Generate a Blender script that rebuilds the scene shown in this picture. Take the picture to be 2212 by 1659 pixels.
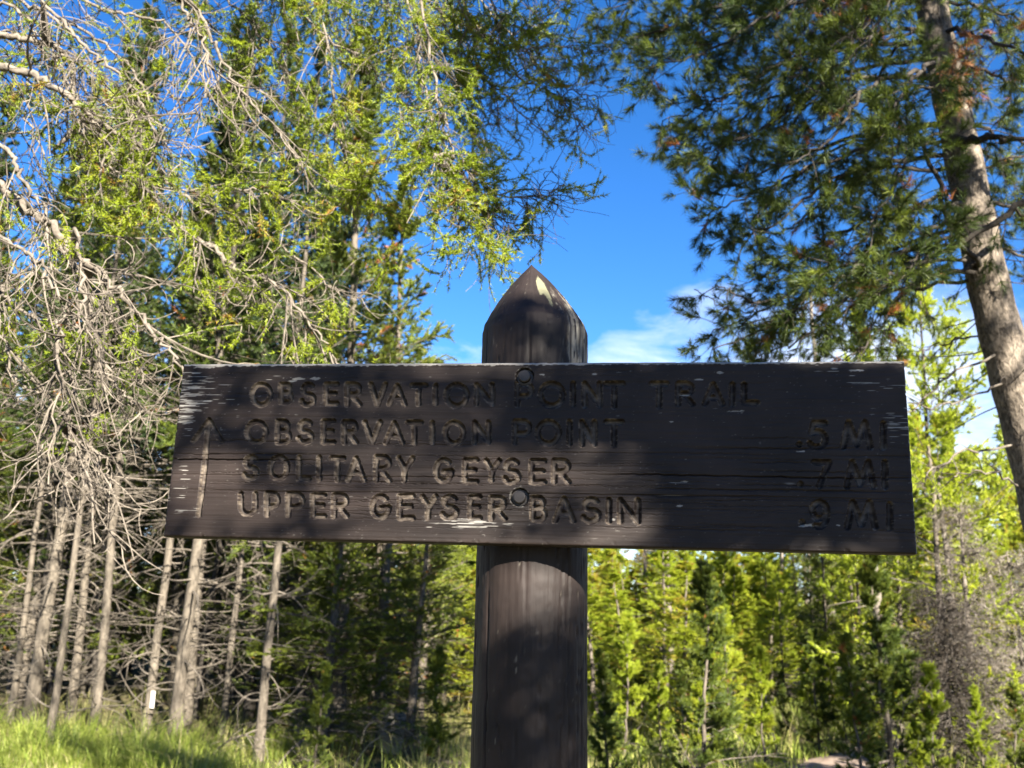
import bpy, math, random
import numpy as np
from mathutils import Matrix, Vector, Quaternion
for _o in list(bpy.data.objects): bpy.data.objects.remove(_o)
SC = bpy.context.scene
COL = SC.collection
R = np.random.default_rng(11)
random.seed(5)

# ------------------------------------------------------------------ camera
F, PITCH, ROLL, CAMZ = 2034.35, .237, .0198, 1.5          # focal length in units of a 2212 wide picture
fw = np.array([0, math.cos(PITCH), math.sin(PITCH)])
_u = np.array([0, -math.sin(PITCH), math.cos(PITCH)]); _r = np.array([1., 0, 0])
rt = _r*math.cos(ROLL) + _u*math.sin(ROLL); up = -_r*math.sin(ROLL) + _u*math.cos(ROLL)
CAM = np.array([0, 0, CAMZ])
cd = bpy.data.cameras.new('camera'); cam = bpy.data.objects.new('camera', cd); COL.objects.link(cam)
M = Matrix.Identity(4)
for i in range(3):
    M[i][0], M[i][1], M[i][2], M[i][3] = rt[i], up[i], -fw[i], CAM[i]
cam.matrix_world = M
cd.sensor_width = 36; cd.lens = F/2212*36; cd.clip_start = .05; cd.clip_end = 3000
cd.dof.use_dof = True; cd.dof.focus_distance = 1.45; cd.dof.aperture_fstop = 8.7
SC.camera = cam

# ------------------------------------------------------------------ light
SUN_AZ, SUN_EL = math.radians(154), math.radians(27)       # clockwise from +Y
SUN = np.array([math.sin(SUN_AZ)*math.cos(SUN_EL), math.cos(SUN_AZ)*math.cos(SUN_EL), math.sin(SUN_EL)])
sl = bpy.data.lights.new('sun', 'SUN'); sl.energy = 5.0; sl.angle = math.radians(.55); sl.color = (1, .93, .80)
so = bpy.data.objects.new('sun', sl); COL.objects.link(so)
so.rotation_euler = Vector(SUN).to_track_quat('Z', 'Y').to_euler(); so.location = (6, -9, 8)
w = bpy.data.worlds.new('World'); SC.world = w; w.use_nodes = True
nt = w.node_tree; nt.nodes.clear()
def N(t, typ, **k):
    n = t.nodes.new(typ)
    for a, b in k.items():
        if a.startswith('i_'): n.inputs[int(a[2:]) if a[2:].isdigit() else a[2:].replace('_', ' ')].default_value = b
        else: setattr(n, a, b)
    return n
def L(t, a, ao, b, bi): t.links.new(a.outputs[ao], b.inputs[bi])
def ramp(t, stops, interp='LINEAR'):
    n = t.nodes.new('ShaderNodeValToRGB'); cr = n.color_ramp; cr.interpolation = interp
    while len(cr.elements) < len(stops): cr.elements.new(.5)
    for e, (p, c) in zip(cr.elements, stops): e.position = p; e.color = tuple(c)+(1,) if len(c) == 3 else c
    return n
sky = N(nt, 'ShaderNodeTexSky', sky_type='NISHITA', sun_disc=False, sun_elevation=SUN_EL, sun_rotation=SUN_AZ, altitude=2300, air_density=1.0, dust_density=.25, ozone_density=2.2)
hsv = N(nt, 'ShaderNodeHueSaturation', i_Hue=.508, i_Saturation=1.32, i_Value=.84)
L(nt, sky, 0, hsv, 'Color')
# thin cloud bank low over the horizon, streaky puffs
tc = N(nt, 'ShaderNodeTexCoord'); sx = N(nt, 'ShaderNodeSeparateXYZ'); L(nt, tc, 'Generated', sx, 0)
mp = N(nt, 'ShaderNodeMapping'); mp.inputs['Scale'].default_value = (3.2, 3.2, 8.5); mp.inputs['Location'].default_value = (2.3, .4, 1.15)
L(nt, tc, 'Generated', mp, 0)
ns = N(nt, 'ShaderNodeTexNoise', i_Scale=2.6, i_Detail=10.0, i_Roughness=.62, i_Distortion=.5); L(nt, mp, 0, ns, 'Vector')
el = N(nt, 'ShaderNodeMapRange'); el.inputs[1].default_value = .20; el.inputs[2].default_value = .36; el.inputs[3].default_value = .26; el.inputs[4].default_value = -.34
L(nt, sx, 2, el, 0)
ad = N(nt, 'ShaderNodeMath', operation='ADD'); L(nt, ns, 0, ad, 0); L(nt, el, 0, ad, 1)
CLOUDS = []
cr = ramp(nt, [(.50, (0, 0, 0)), (.92, (.85, .85, .85))])
last = ad
for (cx_, cy_, rad_, amt_) in [(1480, 680, .10, .15), (1580, 640, .08, .14), (1345, 738, .07, .13), (1880, 745, .11, .30), (2080, 690, .10, .28), (1700, 765, .08, .2)]:
    dv_ = fw+rt*(cx_-1106)/F-up*(cy_-829.5)/F; dv_ = dv_/np.linalg.norm(dv_)
    vm = N(nt, 'ShaderNodeVectorMath', operation='DISTANCE'); L(nt, tc, 'Generated', vm, 0); vm.inputs[1].default_value = tuple(dv_)
    mr_ = N(nt, 'ShaderNodeMapRange', interpolation_type='SMOOTHSTEP'); mr_.inputs[1].default_value = 0; mr_.inputs[2].default_value = rad_; mr_.inputs[3].default_value = amt_; mr_.inputs[4].default_value = 0; L(nt, vm, 'Value', mr_, 0)
    a2 = N(nt, 'ShaderNodeMath', operation='ADD'); L(nt, last, 0, a2, 0); L(nt, mr_, 0, a2, 1); last = a2
L(nt, last, 0, cr, 0)
mx = N(nt, 'ShaderNodeMixRGB'); mx.inputs[2].default_value = (3.7, 4.05, 4.7, 1)
L(nt, cr, 0, mx, 0); L(nt, hsv, 0, mx, 1)
bg = N(nt, 'ShaderNodeBackground', i_Strength=.063); L(nt, mx, 0, bg, 0)
wo = N(nt, 'ShaderNodeOutputWorld'); L(nt, bg, 0, wo, 0)
SC.view_settings.view_transform = 'Standard'; SC.view_settings.look = 'None'
SC.view_settings.exposure = 2.5; SC.view_settings.gamma = 1; SC.view_settings.use_curve_mapping = False
SC.cycles.max_bounces = 5; SC.cycles.diffuse_bounces = 3; SC.cycles.transmission_bounces = 3; SC.cycles.transparent_max_bounces = 4
SC.cycles.caustics_reflective = False; SC.cycles.caustics_refractive = False

# ------------------------------------------------------------------ helpers
def ray(x, y): return fw + rt*(x-1106)/F - up*(y-829.5)/F
def U(x, y, Y):
    """world point seen at (x,y) of a 2212x1659 picture, Y metres ahead"""
    d = ray(x, y); return CAM + d*(Y/d[1])
def Us(lst, Y=None):
    return np.array([U(p[0], p[1], p[2] if len(p) > 2 else Y) for p in lst])
def ground_z(x, y):
    x = np.asarray(x, float); y = np.asarray(y, float)
    z = .10*np.sin(x*.31+1.2)*np.cos(y*.23) + .05*np.sin(x*.9+y*.7) + .03*np.sin(x*2.1-y*1.7)
    far = np.clip((y-26)/60, 0, 1)
    return z*np.clip((np.hypot(x, y)-2)/6, 0, 1) + far*far*2.5
def G(x, y0, Y):   # ground point under picture column x at Y
    p = U(x, y0, Y); return np.array([p[0], p[1], float(ground_z(p[0], p[1]))])

def mesh(name, V, tris=None, quads=None, mats=(), tmat=None, qmat=None, tint=None, smooth=False, attrs=None):
    me = bpy.data.meshes.new(name)
    V = np.asarray(V, np.float32).reshape(-1, 3)
    nt_ = 0 if tris is None else len(tris); nq = 0 if quads is None else len(quads)
    loops = []
    if nt_: loops.append(np.asarray(tris, np.int32).ravel())
    if nq: loops.append(np.asarray(quads, np.int32).ravel())
    loops = np.concatenate(loops)
    me.vertices.add(len(V)); me.vertices.foreach_set('co', V.ravel())
    me.loops.add(len(loops)); me.loops.foreach_set('vertex_index', loops)
    st = np.concatenate([np.arange(nt_, dtype=np.int32)*3, nt_*3+np.arange(nq, dtype=np.int32)*4])
    me.polygons.add(nt_+nq); me.polygons.foreach_set('loop_start', st)
    mi = np.zeros(nt_+nq, np.int32)
    if tmat is not None: mi[:nt_] = tmat
    if qmat is not None: mi[nt_:] = qmat
    for m in mats: me.materials.append(m)
    me.polygons.foreach_set('material_index', mi)
    sm = np.zeros(nt_+nq, bool)
    if smooth: sm[nt_:] = True
    me.polygons.foreach_set('use_smooth', sm)
    me.update(calc_edges=True)
    if tint is not None:
        a = me.attributes.new('tint', 'FLOAT', 'POINT'); a.data.foreach_set('value', np.asarray(tint, np.float32))
    for k, v in (attrs or {}).items():
        a = me.attributes.new(k, 'FLOAT', 'POINT'); a.data.foreach_set('value', np.asarray(v, np.float32))
    return me
def link(name, me, parent=None, loc=None):
    o = bpy.data.objects.new(name, me); COL.objects.link(o)
    if parent is not None: o.parent = parent
    if loc is not None: o.location = tuple(float(c) for c in loc)
    return o
def tag(o, label=None, cat=None, group=None, kind=None):
    if label: o['label'] = label
    if cat: o['category'] = cat
    if group: o['group'] = group
    if kind: o['kind'] = kind
    return o
def empty(name, loc, label, cat, group=None):
    o = bpy.data.objects.new(name, None); COL.objects.link(o); o.empty_display_size = .2
    o.location = tuple(float(c) for c in loc)
    return tag(o, label, cat, group)
def copy_tree(o, parent=None):
    c = o.copy(); COL.objects.link(c); c.parent = parent
    for ch in list(o.children): copy_tree(ch, c)
    return c

class MB:
    """collects triangles and quads"""
    def __init__(s): s.V = []; s.T = []; s.Q = []; s.t = []; s.n = 0; s.tm = []; s.qm = []
    def add(s, V, T=None, Q=None, tint=.5, mat=0):
        V = np.asarray(V).reshape(-1, 3)
        if T is not None and len(T): s.T.append(np.asarray(T)+s.n); s.tm.append(np.full(len(T), mat))
        if Q is not None and len(Q): s.Q.append(np.asarray(Q)+s.n); s.qm.append(np.full(len(Q), mat))
        s.V.append(V); s.n += len(V)
        s.t.append(np.broadcast_to(tint, (len(V),)) if np.ndim(tint) < 2 else np.ravel(tint))
    def me(s, name, mats, smooth=False, origin=(0, 0, 0)):
        c = np.concatenate
        return mesh(name, c(s.V)-np.asarray(origin), c(s.T) if s.T else None, c(s.Q) if s.Q else None, mats,
                    c(s.tm) if s.tm else None, c(s.qm) if s.qm else None, c(s.t), smooth)
    def ntri(s): return sum(len(t) for t in s.T)+2*sum(len(q) for q in s.Q)

def nrm(v): return v/np.maximum(np.linalg.norm(v, axis=-1, keepdims=True), 1e-9)
def frame(d):
    a = np.where(np.abs(d[..., 2:3]) < .8, np.array([0, 0, 1.]), np.array([1., 0, 0]))
    x = nrm(np.cross(a, d)); return x, np.cross(d, x)
def rdir(n): return nrm(R.normal(size=(n, 3)))
def tubes(mb, P, rad, sides=4, tint=.5, mat=0, cap=True):
    """P (n,k,3), rad (n,k)"""
    P = np.asarray(P, float)
    if P.ndim == 2: P = P[None]
    rad = np.broadcast_to(rad, P.shape[:2])
    n, k, _ = P.shape
    D = np.empty_like(P); D[:, 1:-1] = P[:, 2:]-P[:, :-2]; D[:, 0] = P[:, 1]-P[:, 0]; D[:, -1] = P[:, -1]-P[:, -2]
    D = nrm(D); m = nrm(P[:, -1]-P[:, 0]); x0, _y = frame(m)
    X = nrm(x0[:, None]-D*np.sum(x0[:, None]*D, -1, keepdims=True)); Yv = np.cross(D, X)
    a = np.arange(sides)/sides*2*math.pi
    V = P[:, :, None]+rad[:, :, None, None]*(X[:, :, None]*np.cos(a)[:, None]+Yv[:, :, None]*np.sin(a)[:, None])
    i = np.arange(k-1)[:, None]*sides; j = np.arange(sides); j2 = (j+1) % sides
    q = np.stack([i+j, i+j2, i+sides+j2, i+sides+j], -1).reshape(-1, 4)
    Q = (np.arange(n)[:, None, None]*(k*sides)+q[None]).reshape(-1, 4)
    tt = np.repeat(np.broadcast_to(tint, (n,)), k*sides)
    mb.add(V.reshape(-1, 3), None, Q, tt, mat)
def spline(P, k, rad=None):
    """Catmull-Rom resample of control points"""
    P = np.asarray(P, float); n = len(P)
    E = np.vstack([2*P[0]-P[1], P, 2*P[-1]-P[-2]])
    t = np.linspace(0, n-1-1e-6, k); i = t.astype(int); u = (t-i)[:, None]
    p0, p1, p2, p3 = E[i], E[i+1], E[i+2], E[i+3]
    return .5*(2*p1+(p2-p0)*u+(2*p0-5*p1+4*p2-p3)*u*u+(3*p1-p0-3*p2+p3)*u**3)
def walk(S, D, Ln, k=6, grav=0., curl=.3, wig=.15, toward=None):
    """n curved twigs grown from S in direction D; grav<0 droops, >0 rises"""
    n = len(S); Ln = np.broadcast_to(Ln, (n,)).astype(float)
    ax = rdir(n); ang = R.uniform(.3, 1, n)*curl*R.choice([-1, 1], n)
    P = np.empty((n, k, 3)); P[:, 0] = S; d = nrm(D)
    g = np.broadcast_to(grav, (n,))
    for i in range(1, k):
        P[:, i] = P[:, i-1]+d*(Ln/(k-1))[:, None]
        d = d+np.cross(ax, d)*ang[:, None]+rdir(n)*wig
        d[:, 2] += g
        d = nrm(d)
    return P
def along(P, n, lo=.1, hi=1., rng=None):
    """n random positions on each of the curves P (m,k,3): points, directions, index, param"""
    m, k, _ = P.shape
    idx = np.repeat(np.arange(m), n) if np.isscalar(n) else np.repeat(np.arange(m), n)
    t = R.uniform(lo, hi, len(idx)); f = t*(k-1)*.9999; i = f.astype(int); u = (f-i)[:, None]
    return P[idx, i]*(1-u)+P[idx, i+1]*u, nrm(P[idx, i+1]-P[idx, i]), idx, t
def side(D, ang, flat=0.):
    """directions leaving D at angle ang, random azimuth; flat squeezes the vertical"""
    x, y = frame(D); a = R.uniform(0, 2*math.pi, len(D))
    s = x*np.cos(a)[:, None]+y*np.sin(a)[:, None]*(1-flat)
    s = nrm(s); ang = np.broadcast_to(ang, (len(D),))[:, None]
    return nrm(D*np.cos(ang)+s*np.sin(ang))
def needles(mb, P0, P1, n, ln, wd, ang=1.0, tint=.5, flat=0., mat=0, tipfan=0.):
    """n needles on each shoot P0->P1, one slim triangle each"""
    m = len(P0)
    if m == 0: return
    idx = np.repeat(np.arange(m), n); t = R.uniform(0, 1, m*n)
    d = nrm(P1-P0)[idx]; b = P0[idx]+(P1-P0)[idx]*t[:, None]
    nd = side(d, ang+R.normal(0, .22, m*n)-tipfan*t, flat)
    l = ln*R.uniform(.65, 1.15, m*n); wv = nrm(np.cross(nd, rdir(m*n)))*wd*.5
    tip = b+nd*l[:, None]
    V = np.stack([b-wv, b+wv, tip], 1).reshape(-1, 3)
    tt = np.broadcast_to(tint, (m,))[idx]+R.normal(0, .05, m*n)
    mb.add(V, np.arange(m*n*3).reshape(-1, 3), None, np.repeat(tt, 3), mat)

# ------------------------------------------------------------------ materials
def newmat(name):
    m = bpy.data.materials.new(name); m.use_nodes = True; t = m.node_tree; t.nodes.clear()
    o = N(t, 'ShaderNodeOutputMaterial'); return m, t, o
def foliage_mat(name, stops, trans=.35, rand=.12, rough=.5):
    m, t, o = newmat(name)
    at = N(t, 'ShaderNodeAttribute', attribute_name='tint')
    oi = N(t, 'ShaderNodeObjectInfo')
    mr = N(t, 'ShaderNodeMapRange'); mr.inputs[3].default_value = -rand; mr.inputs[4].default_value = rand; L(t, oi, 'Random', mr, 0)
    ad = N(t, 'ShaderNodeMath', operation='ADD'); L(t, at, 'Fac', ad, 0); L(t, mr, 0, ad, 1)
    cr = ramp(t, stops); L(t, ad, 0, cr, 0)
    p = N(t, 'ShaderNodeBsdfPrincipled', i_Roughness=rough); p.inputs['Specular IOR Level'].default_value = .35
    L(t, cr, 0, p, 'Base Color')
    tr = N(t, 'ShaderNodeBsdfTranslucent'); L(t, cr, 0, tr, 0)
    mx = N(t, 'ShaderNodeMixShader'); mx.inputs[0].default_value = trans
    L(t, p, 0, mx, 1); L(t, tr, 0, mx, 2); L(t, mx, 0, o, 0)
    return m
def bark_mat(name, c1, c2, scale=14, zs=.25, bump=.5, crack=0.):
    m, t, o = newmat(name)
    tcn = N(t, 'ShaderNodeTexCoord'); mpn = N(t, 'ShaderNodeMapping'); mpn.inputs['Scale'].default_value = (1, 1, zs)
    L(t, tcn, 'Object', mpn, 0)
    wn = N(t, 'ShaderNodeTexNoise', i_Scale=scale*1.3, i_Detail=3.); L(t, mpn, 0, wn, 'Vector'); wv = N(t, 'ShaderNodeVectorMath', operation='MULTIPLY_ADD'); L(t, wn, 'Color', wv, 0); wv.inputs[1].default_value = (1.1/scale,)*3; L(t, mpn, 0, wv, 2); mpn = wv
    n1 = N(t, 'ShaderNodeTexNoise', i_Scale=scale, i_Detail=8., i_Roughness=.68); L(t, mpn, 0, n1, 'Vector')
    vo = N(t, 'ShaderNodeTexVoronoi', i_Scale=scale*3.2, feature='F1'); L(t, mpn, 0, vo, 'Vector')
    at = N(t, 'ShaderNodeAttribute', attribute_name='tint')
    s = N(t, 'ShaderNodeMath', operation='MULTIPLY_ADD'); s.inputs[1].default_value = .35; L(t, vo, 0, s, 0); L(t, n1, 0, s, 2)
    s2 = N(t, 'ShaderNodeMath', operation='MULTIPLY_ADD'); s2.inputs[1].default_value = .3; L(t, at, 'Fac', s2, 0); L(t, s, 0, s2, 2)
    cr = ramp(t, [(.55, c1), (1.0, c2)]); L(t, s2, 0, cr, 0)
    ve = N(t, 'ShaderNodeTexVoronoi', i_Scale=scale*2.4, feature='DISTANCE_TO_EDGE'); L(t, mpn, 0, ve, 'Vector')
    vr = ramp(t, [(0, (.25, .25, .25)), (.16, (1, 1, 1))]); L(t, ve, 0, vr, 0)
    mu = N(t, 'ShaderNodeMixRGB', blend_type='MULTIPLY'); mu.inputs[0].default_value = crack; L(t, cr, 0, mu, 1); L(t, vr, 0, mu, 2)
    p = N(t, 'ShaderNodeBsdfPrincipled', i_Roughness=.85); p.inputs['Specular IOR Level'].default_value = .2
    L(t, mu, 0, p, 'Base Color')
    b = N(t, 'ShaderNodeBump', i_Strength=bump, i_Distance=.012); L(t, s, 0, b, 'Height'); L(t, b, 0, p, 'Normal')
    L(t, p, 0, o, 0); return m
MAT = {}
MAT['fir'] = foliage_mat('fir_needles', [(0, (.045, .075, .010)), (.40, (.15, .205, .016)), (.75, (.27, .335, .018)), (.92, (.32, .33, .03)), (1, (.30, .15, .035))], .45)
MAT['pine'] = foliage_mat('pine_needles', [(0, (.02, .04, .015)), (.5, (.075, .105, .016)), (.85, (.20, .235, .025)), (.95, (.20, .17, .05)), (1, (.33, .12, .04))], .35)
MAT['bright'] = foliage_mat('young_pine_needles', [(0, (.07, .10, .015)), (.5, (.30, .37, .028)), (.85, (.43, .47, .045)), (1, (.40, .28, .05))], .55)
MAT['dark'] = foliage_mat('shaded_pine_needles', [(0, (.018, .035, .014)), (.5, (.045, .075, .02)), (1, (.10, .12, .03))], .3)
MAT['brown'] = foliage_mat('dead_needles', [(0, (.10, .06, .03)), (.5, (.30, .12, .04)), (1, (.38, .18, .07))], .3)
MAT['deadbrush'] = foliage_mat('dead_brush', [(0, (.12, .10, .08)), (.5, (.22, .19, .155)), (1, (.32, .29, .24))], .15)
MAT['twig'] = bark_mat('grey_twig_bark', (.03, .024, .019), (.17, .145, .118), 20, 1, .3)
MAT['bark'] = bark_mat('pine_bark', (.016, .013, .011), (.25, .205, .16), 17, .55, 1.0, .5)
MAT['limb'] = bark_mat('dark_limb_and_shaded_stem_bark', (.02, .017, .014), (.075, .064, .054), 14, .8, .5)  # dark limbs; also stands in for shade on the deep stand's stems
MAT['thinbark'] = bark_mat('young_trunk_bark', (.028, .023, .018), (.145, .122, .096), 12, .3, .5)
MAT['grass'] = foliage_mat('grass_blades', [(0, (.05, .08, .02)), (.5, (.19, .26, .035)), (.85, (.34, .38, .08)), (1, (.45, .39, .19))], .45)
MAT['darkbrush'] = foliage_mat('dark_dead_brush', [(0, (.02, .016, .012)), (.5, (.05, .038, .028)), (1, (.10, .08, .06))], .15)
# ------------------------------------------------------------------ the sign
YAW, RHO, BW, BH, BT = -.1434, -.0133, 1.12, .2783, .038
SCN = np.array([.0163, 1.4055, 1.735])
ax = np.array([math.cos(YAW), math.sin(YAW), 0]); zz = np.array([0, 0, 1.])
SA = ax*math.cos(RHO)+zz*math.sin(RHO); SB = -ax*math.sin(RHO)+zz*math.cos(RHO)
SN = -np.cross(SA, SB); SN = nrm(SN)                       # towards +Y (into the board)
if SN[1] < 0: SN = -SN
def sp(x, y):
    d = ray(x, y); t = ((SCN-CAM)@SN)/(d@SN); q = CAM+d*t-SCN; return q@SA, q@SB
def smooth_noise(shape, cells, rng, octaves=1):
    out = np.zeros(shape)
    amp = 1.
    for o in range(octaves):
        cy, cx = max(2, int(cells[0]*2**o)), max(2, int(cells[1]*2**o))
        g = rng.uniform(-1, 1, (cy+2, cx+2))
        y = np.linspace(0, cy, shape[0]); x = np.linspace(0, cx, shape[1])
        yi = np.minimum(y.astype(int), cy); xi = np.minimum(x.astype(int), cx)
        fy = (y-yi); fx = (x-xi); fy = (fy*fy*(3-2*fy))[:, None]; fx = (fx*fx*(3-2*fx))[None]
        a = g[yi][:, xi]; b = g[yi][:, xi+1]; c = g[yi+1][:, xi]; d = g[yi+1][:, xi+1]
        out += amp*((a*(1-fx)+b*fx)*(1-fy)+(c*(1-fx)+d*fx)*fy); amp *= .55
    return out
def arc(cx, cy, rx, ry, a0, a1, n=14):
    return [(cx+rx*math.cos(math.radians(a)), cy+ry*math.sin(math.radians(a))) for a in np.linspace(a0, a1, n)]
GL = {
 'O': [arc(.5, .5, .5, .5, 0, 360, 30)],
 'B': [[(0, 0), (0, 1)], [(0, 1), (.5, 1)]+arc(.5, .77, .38, .23, 90, -90, 9)+[(0, .54)], [(.5, .54)]+arc(.6, .27, .4, .27, 90, -90, 10)+[(0, 0)]],
 'S': [arc(.52, .745, .40, .255, 35, 180, 9)+arc(.5, .745, .38, .24, 190, 265, 5)+arc(.5, .27, .46, .25, 80, -60, 9)+arc(.45, .27, .45, .27, -80, -165, 6)],
 'E': [[(0, 0), (0, 1)], [(0, 1), (1, 1)], [(0, .53), (.85, .53)], [(0, 0), (1, 0)]],
 'R': [[(0, 0), (0, 1)], [(0, 1), (.5, 1)]+arc(.55, .75, .42, .25, 90, -90, 10)+[(0, .5)], [(.35, .5), (1, 0)]],
 'V': [[(0, 1), (.47, 0)], [(.47, 0), (1, 1)]],
 'A': [[(0, 0), (.5, 1)], [(.5, 1), (1, 0)], [(.2, .33), (.8, .33)]],
 'T': [[(0, 1), (1, 1)], [(.5, 1), (.5, 0)]],
 'I': [[(.5, 0), (.5, 1)]],
 'N': [[(0, 0), (0, 1)], [(0, 1), (1, 0)], [(1, 0), (1, 1)]],
 'P': [[(0, 0), (0, 1)], [(0, 1), (.45, 1)]+arc(.5, .70, .5, .30, 90, -90, 10)+[(0, .40)]],
 'L': [[(0, 1), (0, 0)], [(0, 0), (1, 0)]],
 'Y': [[(0, 1), (.47, .48)], [(1, 1), (.47, .48)], [(.47, .48), (.40, 0)]],
 'G': [arc(.5, .5, .5, .5, 48, 358, 22)+[(.5, .44)]],
 'U': [[(0, 1), (0, .38)]+arc(.5, .38, .5, .38, 180, 360, 12)+[(1, 1)]],
 'M': [[(0, 0), (.2, 1)], [(.2, 1), (.5, .1)], [(.5, .1), (.8, 1)], [(.8, 1), (1, 0)]],
 '5': [[(.95, 1), (.25, 1)], [(.25, 1), (.12, .58)], arc(.45, .33, .5, .33, 130, -70, 12)+arc(.4, .33, .45, .33, -90, -150, 4)],
 '7': [[(0, 1), (1, 1)], [(1, 1), (.35, 0)]],
 '9': [arc(.5, .67, .44, .33, 0, 360, 20), arc(.42, .55, .54, .55, 20, -75, 10)+[(.25, .04)]],
 '.': [[(.5, .06), (.5, .08)]],
}
def z1(x, y): return 309.7+x/2.6316, 743.2+y/2.6316
def z2(x, y): return 1061.8+x/2.2727, 743.2+y/2.2727
def sq(a, b, txt, f):   # evenly spaced helper unused letters
    pass
T1 = [  # (letter, x0, x1, ytop, ybottom) in two enlarged views of the photograph
 [('O',605,735,215,360),('B',768,852,215,345),('S',885,985,215,360),('E',1025,1112,215,352),('R',1145,1243,215,358),('V',1280,1388,215,358),('A',1385,1500,222,355),('T',1512,1618,222,355),('I',1640,1682,222,352),('O',1708,1852,218,365),('N',1880,1995,218,352)],
 [('O',575,710,428,572),('B',750,842,425,572),('S',868,973,425,572),('E',1010,1095,425,572),('R',1128,1222,428,572),('V',1245,1360,430,572),('A',1365,1487,435,575),('T',1490,1592,432,575),('I',1622,1662,435,572),('O',1702,1832,432,578),('N',1870,1975,432,572)],
 [('S',558,662,628,778),('O',705,832,628,778),('L',870,955,630,778),('I',980,1018,632,782),('T',1055,1152,635,785),('A',1150,1268,636,785),('R',1310,1412,628,788),('Y',1438,1543,635,788),('G',1650,1765,645,792),('E',1815,1907,645,795),('Y',1935,2035,648,790),('S',2040,2150,648,800)],
 [('U',540,650,838,980),('P',688,778,835,985),('P',810,918,838,988),('E',950,1042,845,992),('R',1070,1170,845,992),('G',1288,1408,850,998),('E',1443,1545,850,1002),('Y',1572,1675,852,1000),('S',1685,1797,852,1002),('E',1845,1925,855,1002),('R',1965,2068,858,1008)],
]
T2 = [
 [('P',115,207,182,312),('O',228,362,182,315),('I',382,418,182,310),('N',445,542,182,312),('T',550,655,182,318),('T',775,872,182,318),('R',905,998,182,305),('A',1035,1143,186,305),('I',1165,1198,186,308),('L',1228,1315,186,300)],
 [('P',103,198,368,495),('O',215,342,370,500),('I',365,400,370,500),('N',432,515,370,505),('T',552,650,370,508),('.',1495,1528,375,512),('5',1550,1655,376,518),('M',1715,1872,372,518),('I',1905,1940,378,520)],
 [('E',185,272,562,690),('R',295,390,560,690),('.',1500,1535,572,708),('7',1572,1668,568,710),('M',1733,1888,568,712),('I',1912,1950,568,712)],
 [('B',190,272,742,875),('A',300,412,746,880),('S',438,540,750,882),('I',560,592,752,882),('N',620,730,754,885),('.',1508,1540,765,895),('9',1558,1662,764,910),('M',1735,1895,764,910),('I',1938,1972,775,915)],
]
LET = []
hw2 = 5.2    # half stroke in 2212 px
def place(ch, x0, x1, y0, y1, z, row):
    a0, b0 = z(x0, y0); a1, b1 = z(x1, y1)
    a0 += hw2; a1 -= hw2; b0 += hw2; b1 -= hw2
    st = []
    for s in GL[ch]:
        st.append(np.array([sp(a0+(a1-a0)*px, b1+(b0-b1)*py) for px, py in s]))
    LET.append((ch, st, row))
for row in range(4):
    for l in T1[row]: place(*l, z1, row)
    for l in T2[row]: place(*l, z2, row)
ar = []
for s in ([(372, 440), (345, 720), (315, 972)], [(285, 552), (372, 432)], [(372, 432), (443, 553)]):
    ar.append(np.array([sp(*z1(*p)) for p in s]))
LET.append(('arrow', ar, 4))

nx, ny = 840, 325
gx = np.linspace(-BW/2, BW/2, nx); gy = np.linspace(-BH/2, BH/2, ny)
GX, GY = np.meshgrid(gx, gy)
rb = np.random.default_rng(3)
dist = np.full((ny, nx), 1.); owner = np.full((ny, nx), -1, int)
for li, (ch, st, row) in enumerate(LET):
    A = np.concatenate(st); m = .012
    i0, i1 = np.searchsorted(gx, [A[:, 0].min()-m, A[:, 0].max()+m]); j0, j1 = np.searchsorted(gy, [A[:, 1].min()-m, A[:, 1].max()+m])
    xx = GX[j0:j1, i0:i1]; yy = GY[j0:j1, i0:i1]; d = np.full(xx.shape, 1.)
    for s in st:
        for p, q in zip(s[:-1], s[1:]):
            v = q-p; l2 = max(v@v, 1e-12)
            t = np.clip(((xx-p[0])*v[0]+(yy-p[1])*v[1])/l2, 0, 1)
            d = np.minimum(d, np.hypot(xx-p[0]-t*v[0], yy-p[1]-t*v[1]))
    sub = dist[j0:j1, i0:i1]; k = d < sub; sub[k] = d[k]; o_ = owner[j0:j1, i0:i1]; o_[k & (d < .0056)] = li
# groove wobble, grain, cracks
wob = smooth_noise((ny, nx), (60, 200), rb, 2)*.00010
HW = .0043
dd = np.clip((dist+wob)/HW, 0, 1)
carve = np.sqrt(np.clip(1-dd**3.2, 0, 1))
depth = carve*.0066
lip = np.exp(-((dist-.0049)/.0011)**2)*.0003
grain = smooth_noise((ny, nx), (150, 14), rb, 2)*.00016+smooth_noise((ny, nx), (70, 5), rb, 2)*.00018+smooth_noise((ny, nx), (8, 8), rb, 1)*.0004
low = np.clip(.62-(gy+BH/2)/BH, 0, 1)
crk = np.zeros((ny, nx))
def crack(y0, x0, x1, dep, wd, seed):
    r = np.random.default_rng(seed)
    i = np.arange(nx); c = np.interp(gx, np.linspace(x0, x1, 14), y0+np.cumsum(r.normal(0, .0006, 14)))+np.interp(gx, np.linspace(x0, x1, 60), r.normal(0, .00045, 60))
    env = np.clip(np.minimum(gx-x0, x1-gx)/(.25*(x1-x0)), 0, 1)*(.6+.4*np.interp(gx, np.linspace(x0, x1, 25), r.uniform(0, 1, 25)))
    j0, j1 = np.searchsorted(gy, [y0-.012, y0+.012])
    blk = np.exp(-((GY[j0:j1]-c)/wd)**2)*env*dep
    crk[j0:j1] = np.maximum(crk[j0:j1], blk)
crack(-.018, -.60, -.30, .006, .0006, 1); crack(-.008, -.60, -.25, .003, .0006, 2); crack(-.033, .08, .60, .006, .0006, 4)
crack(-.040, -.6, .1, .003, .0006, 5); crack(-.066, -.6, .62, .003, .0006, 6); crack(-.052, .1, .6, .003, .0006, 7)
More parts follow.
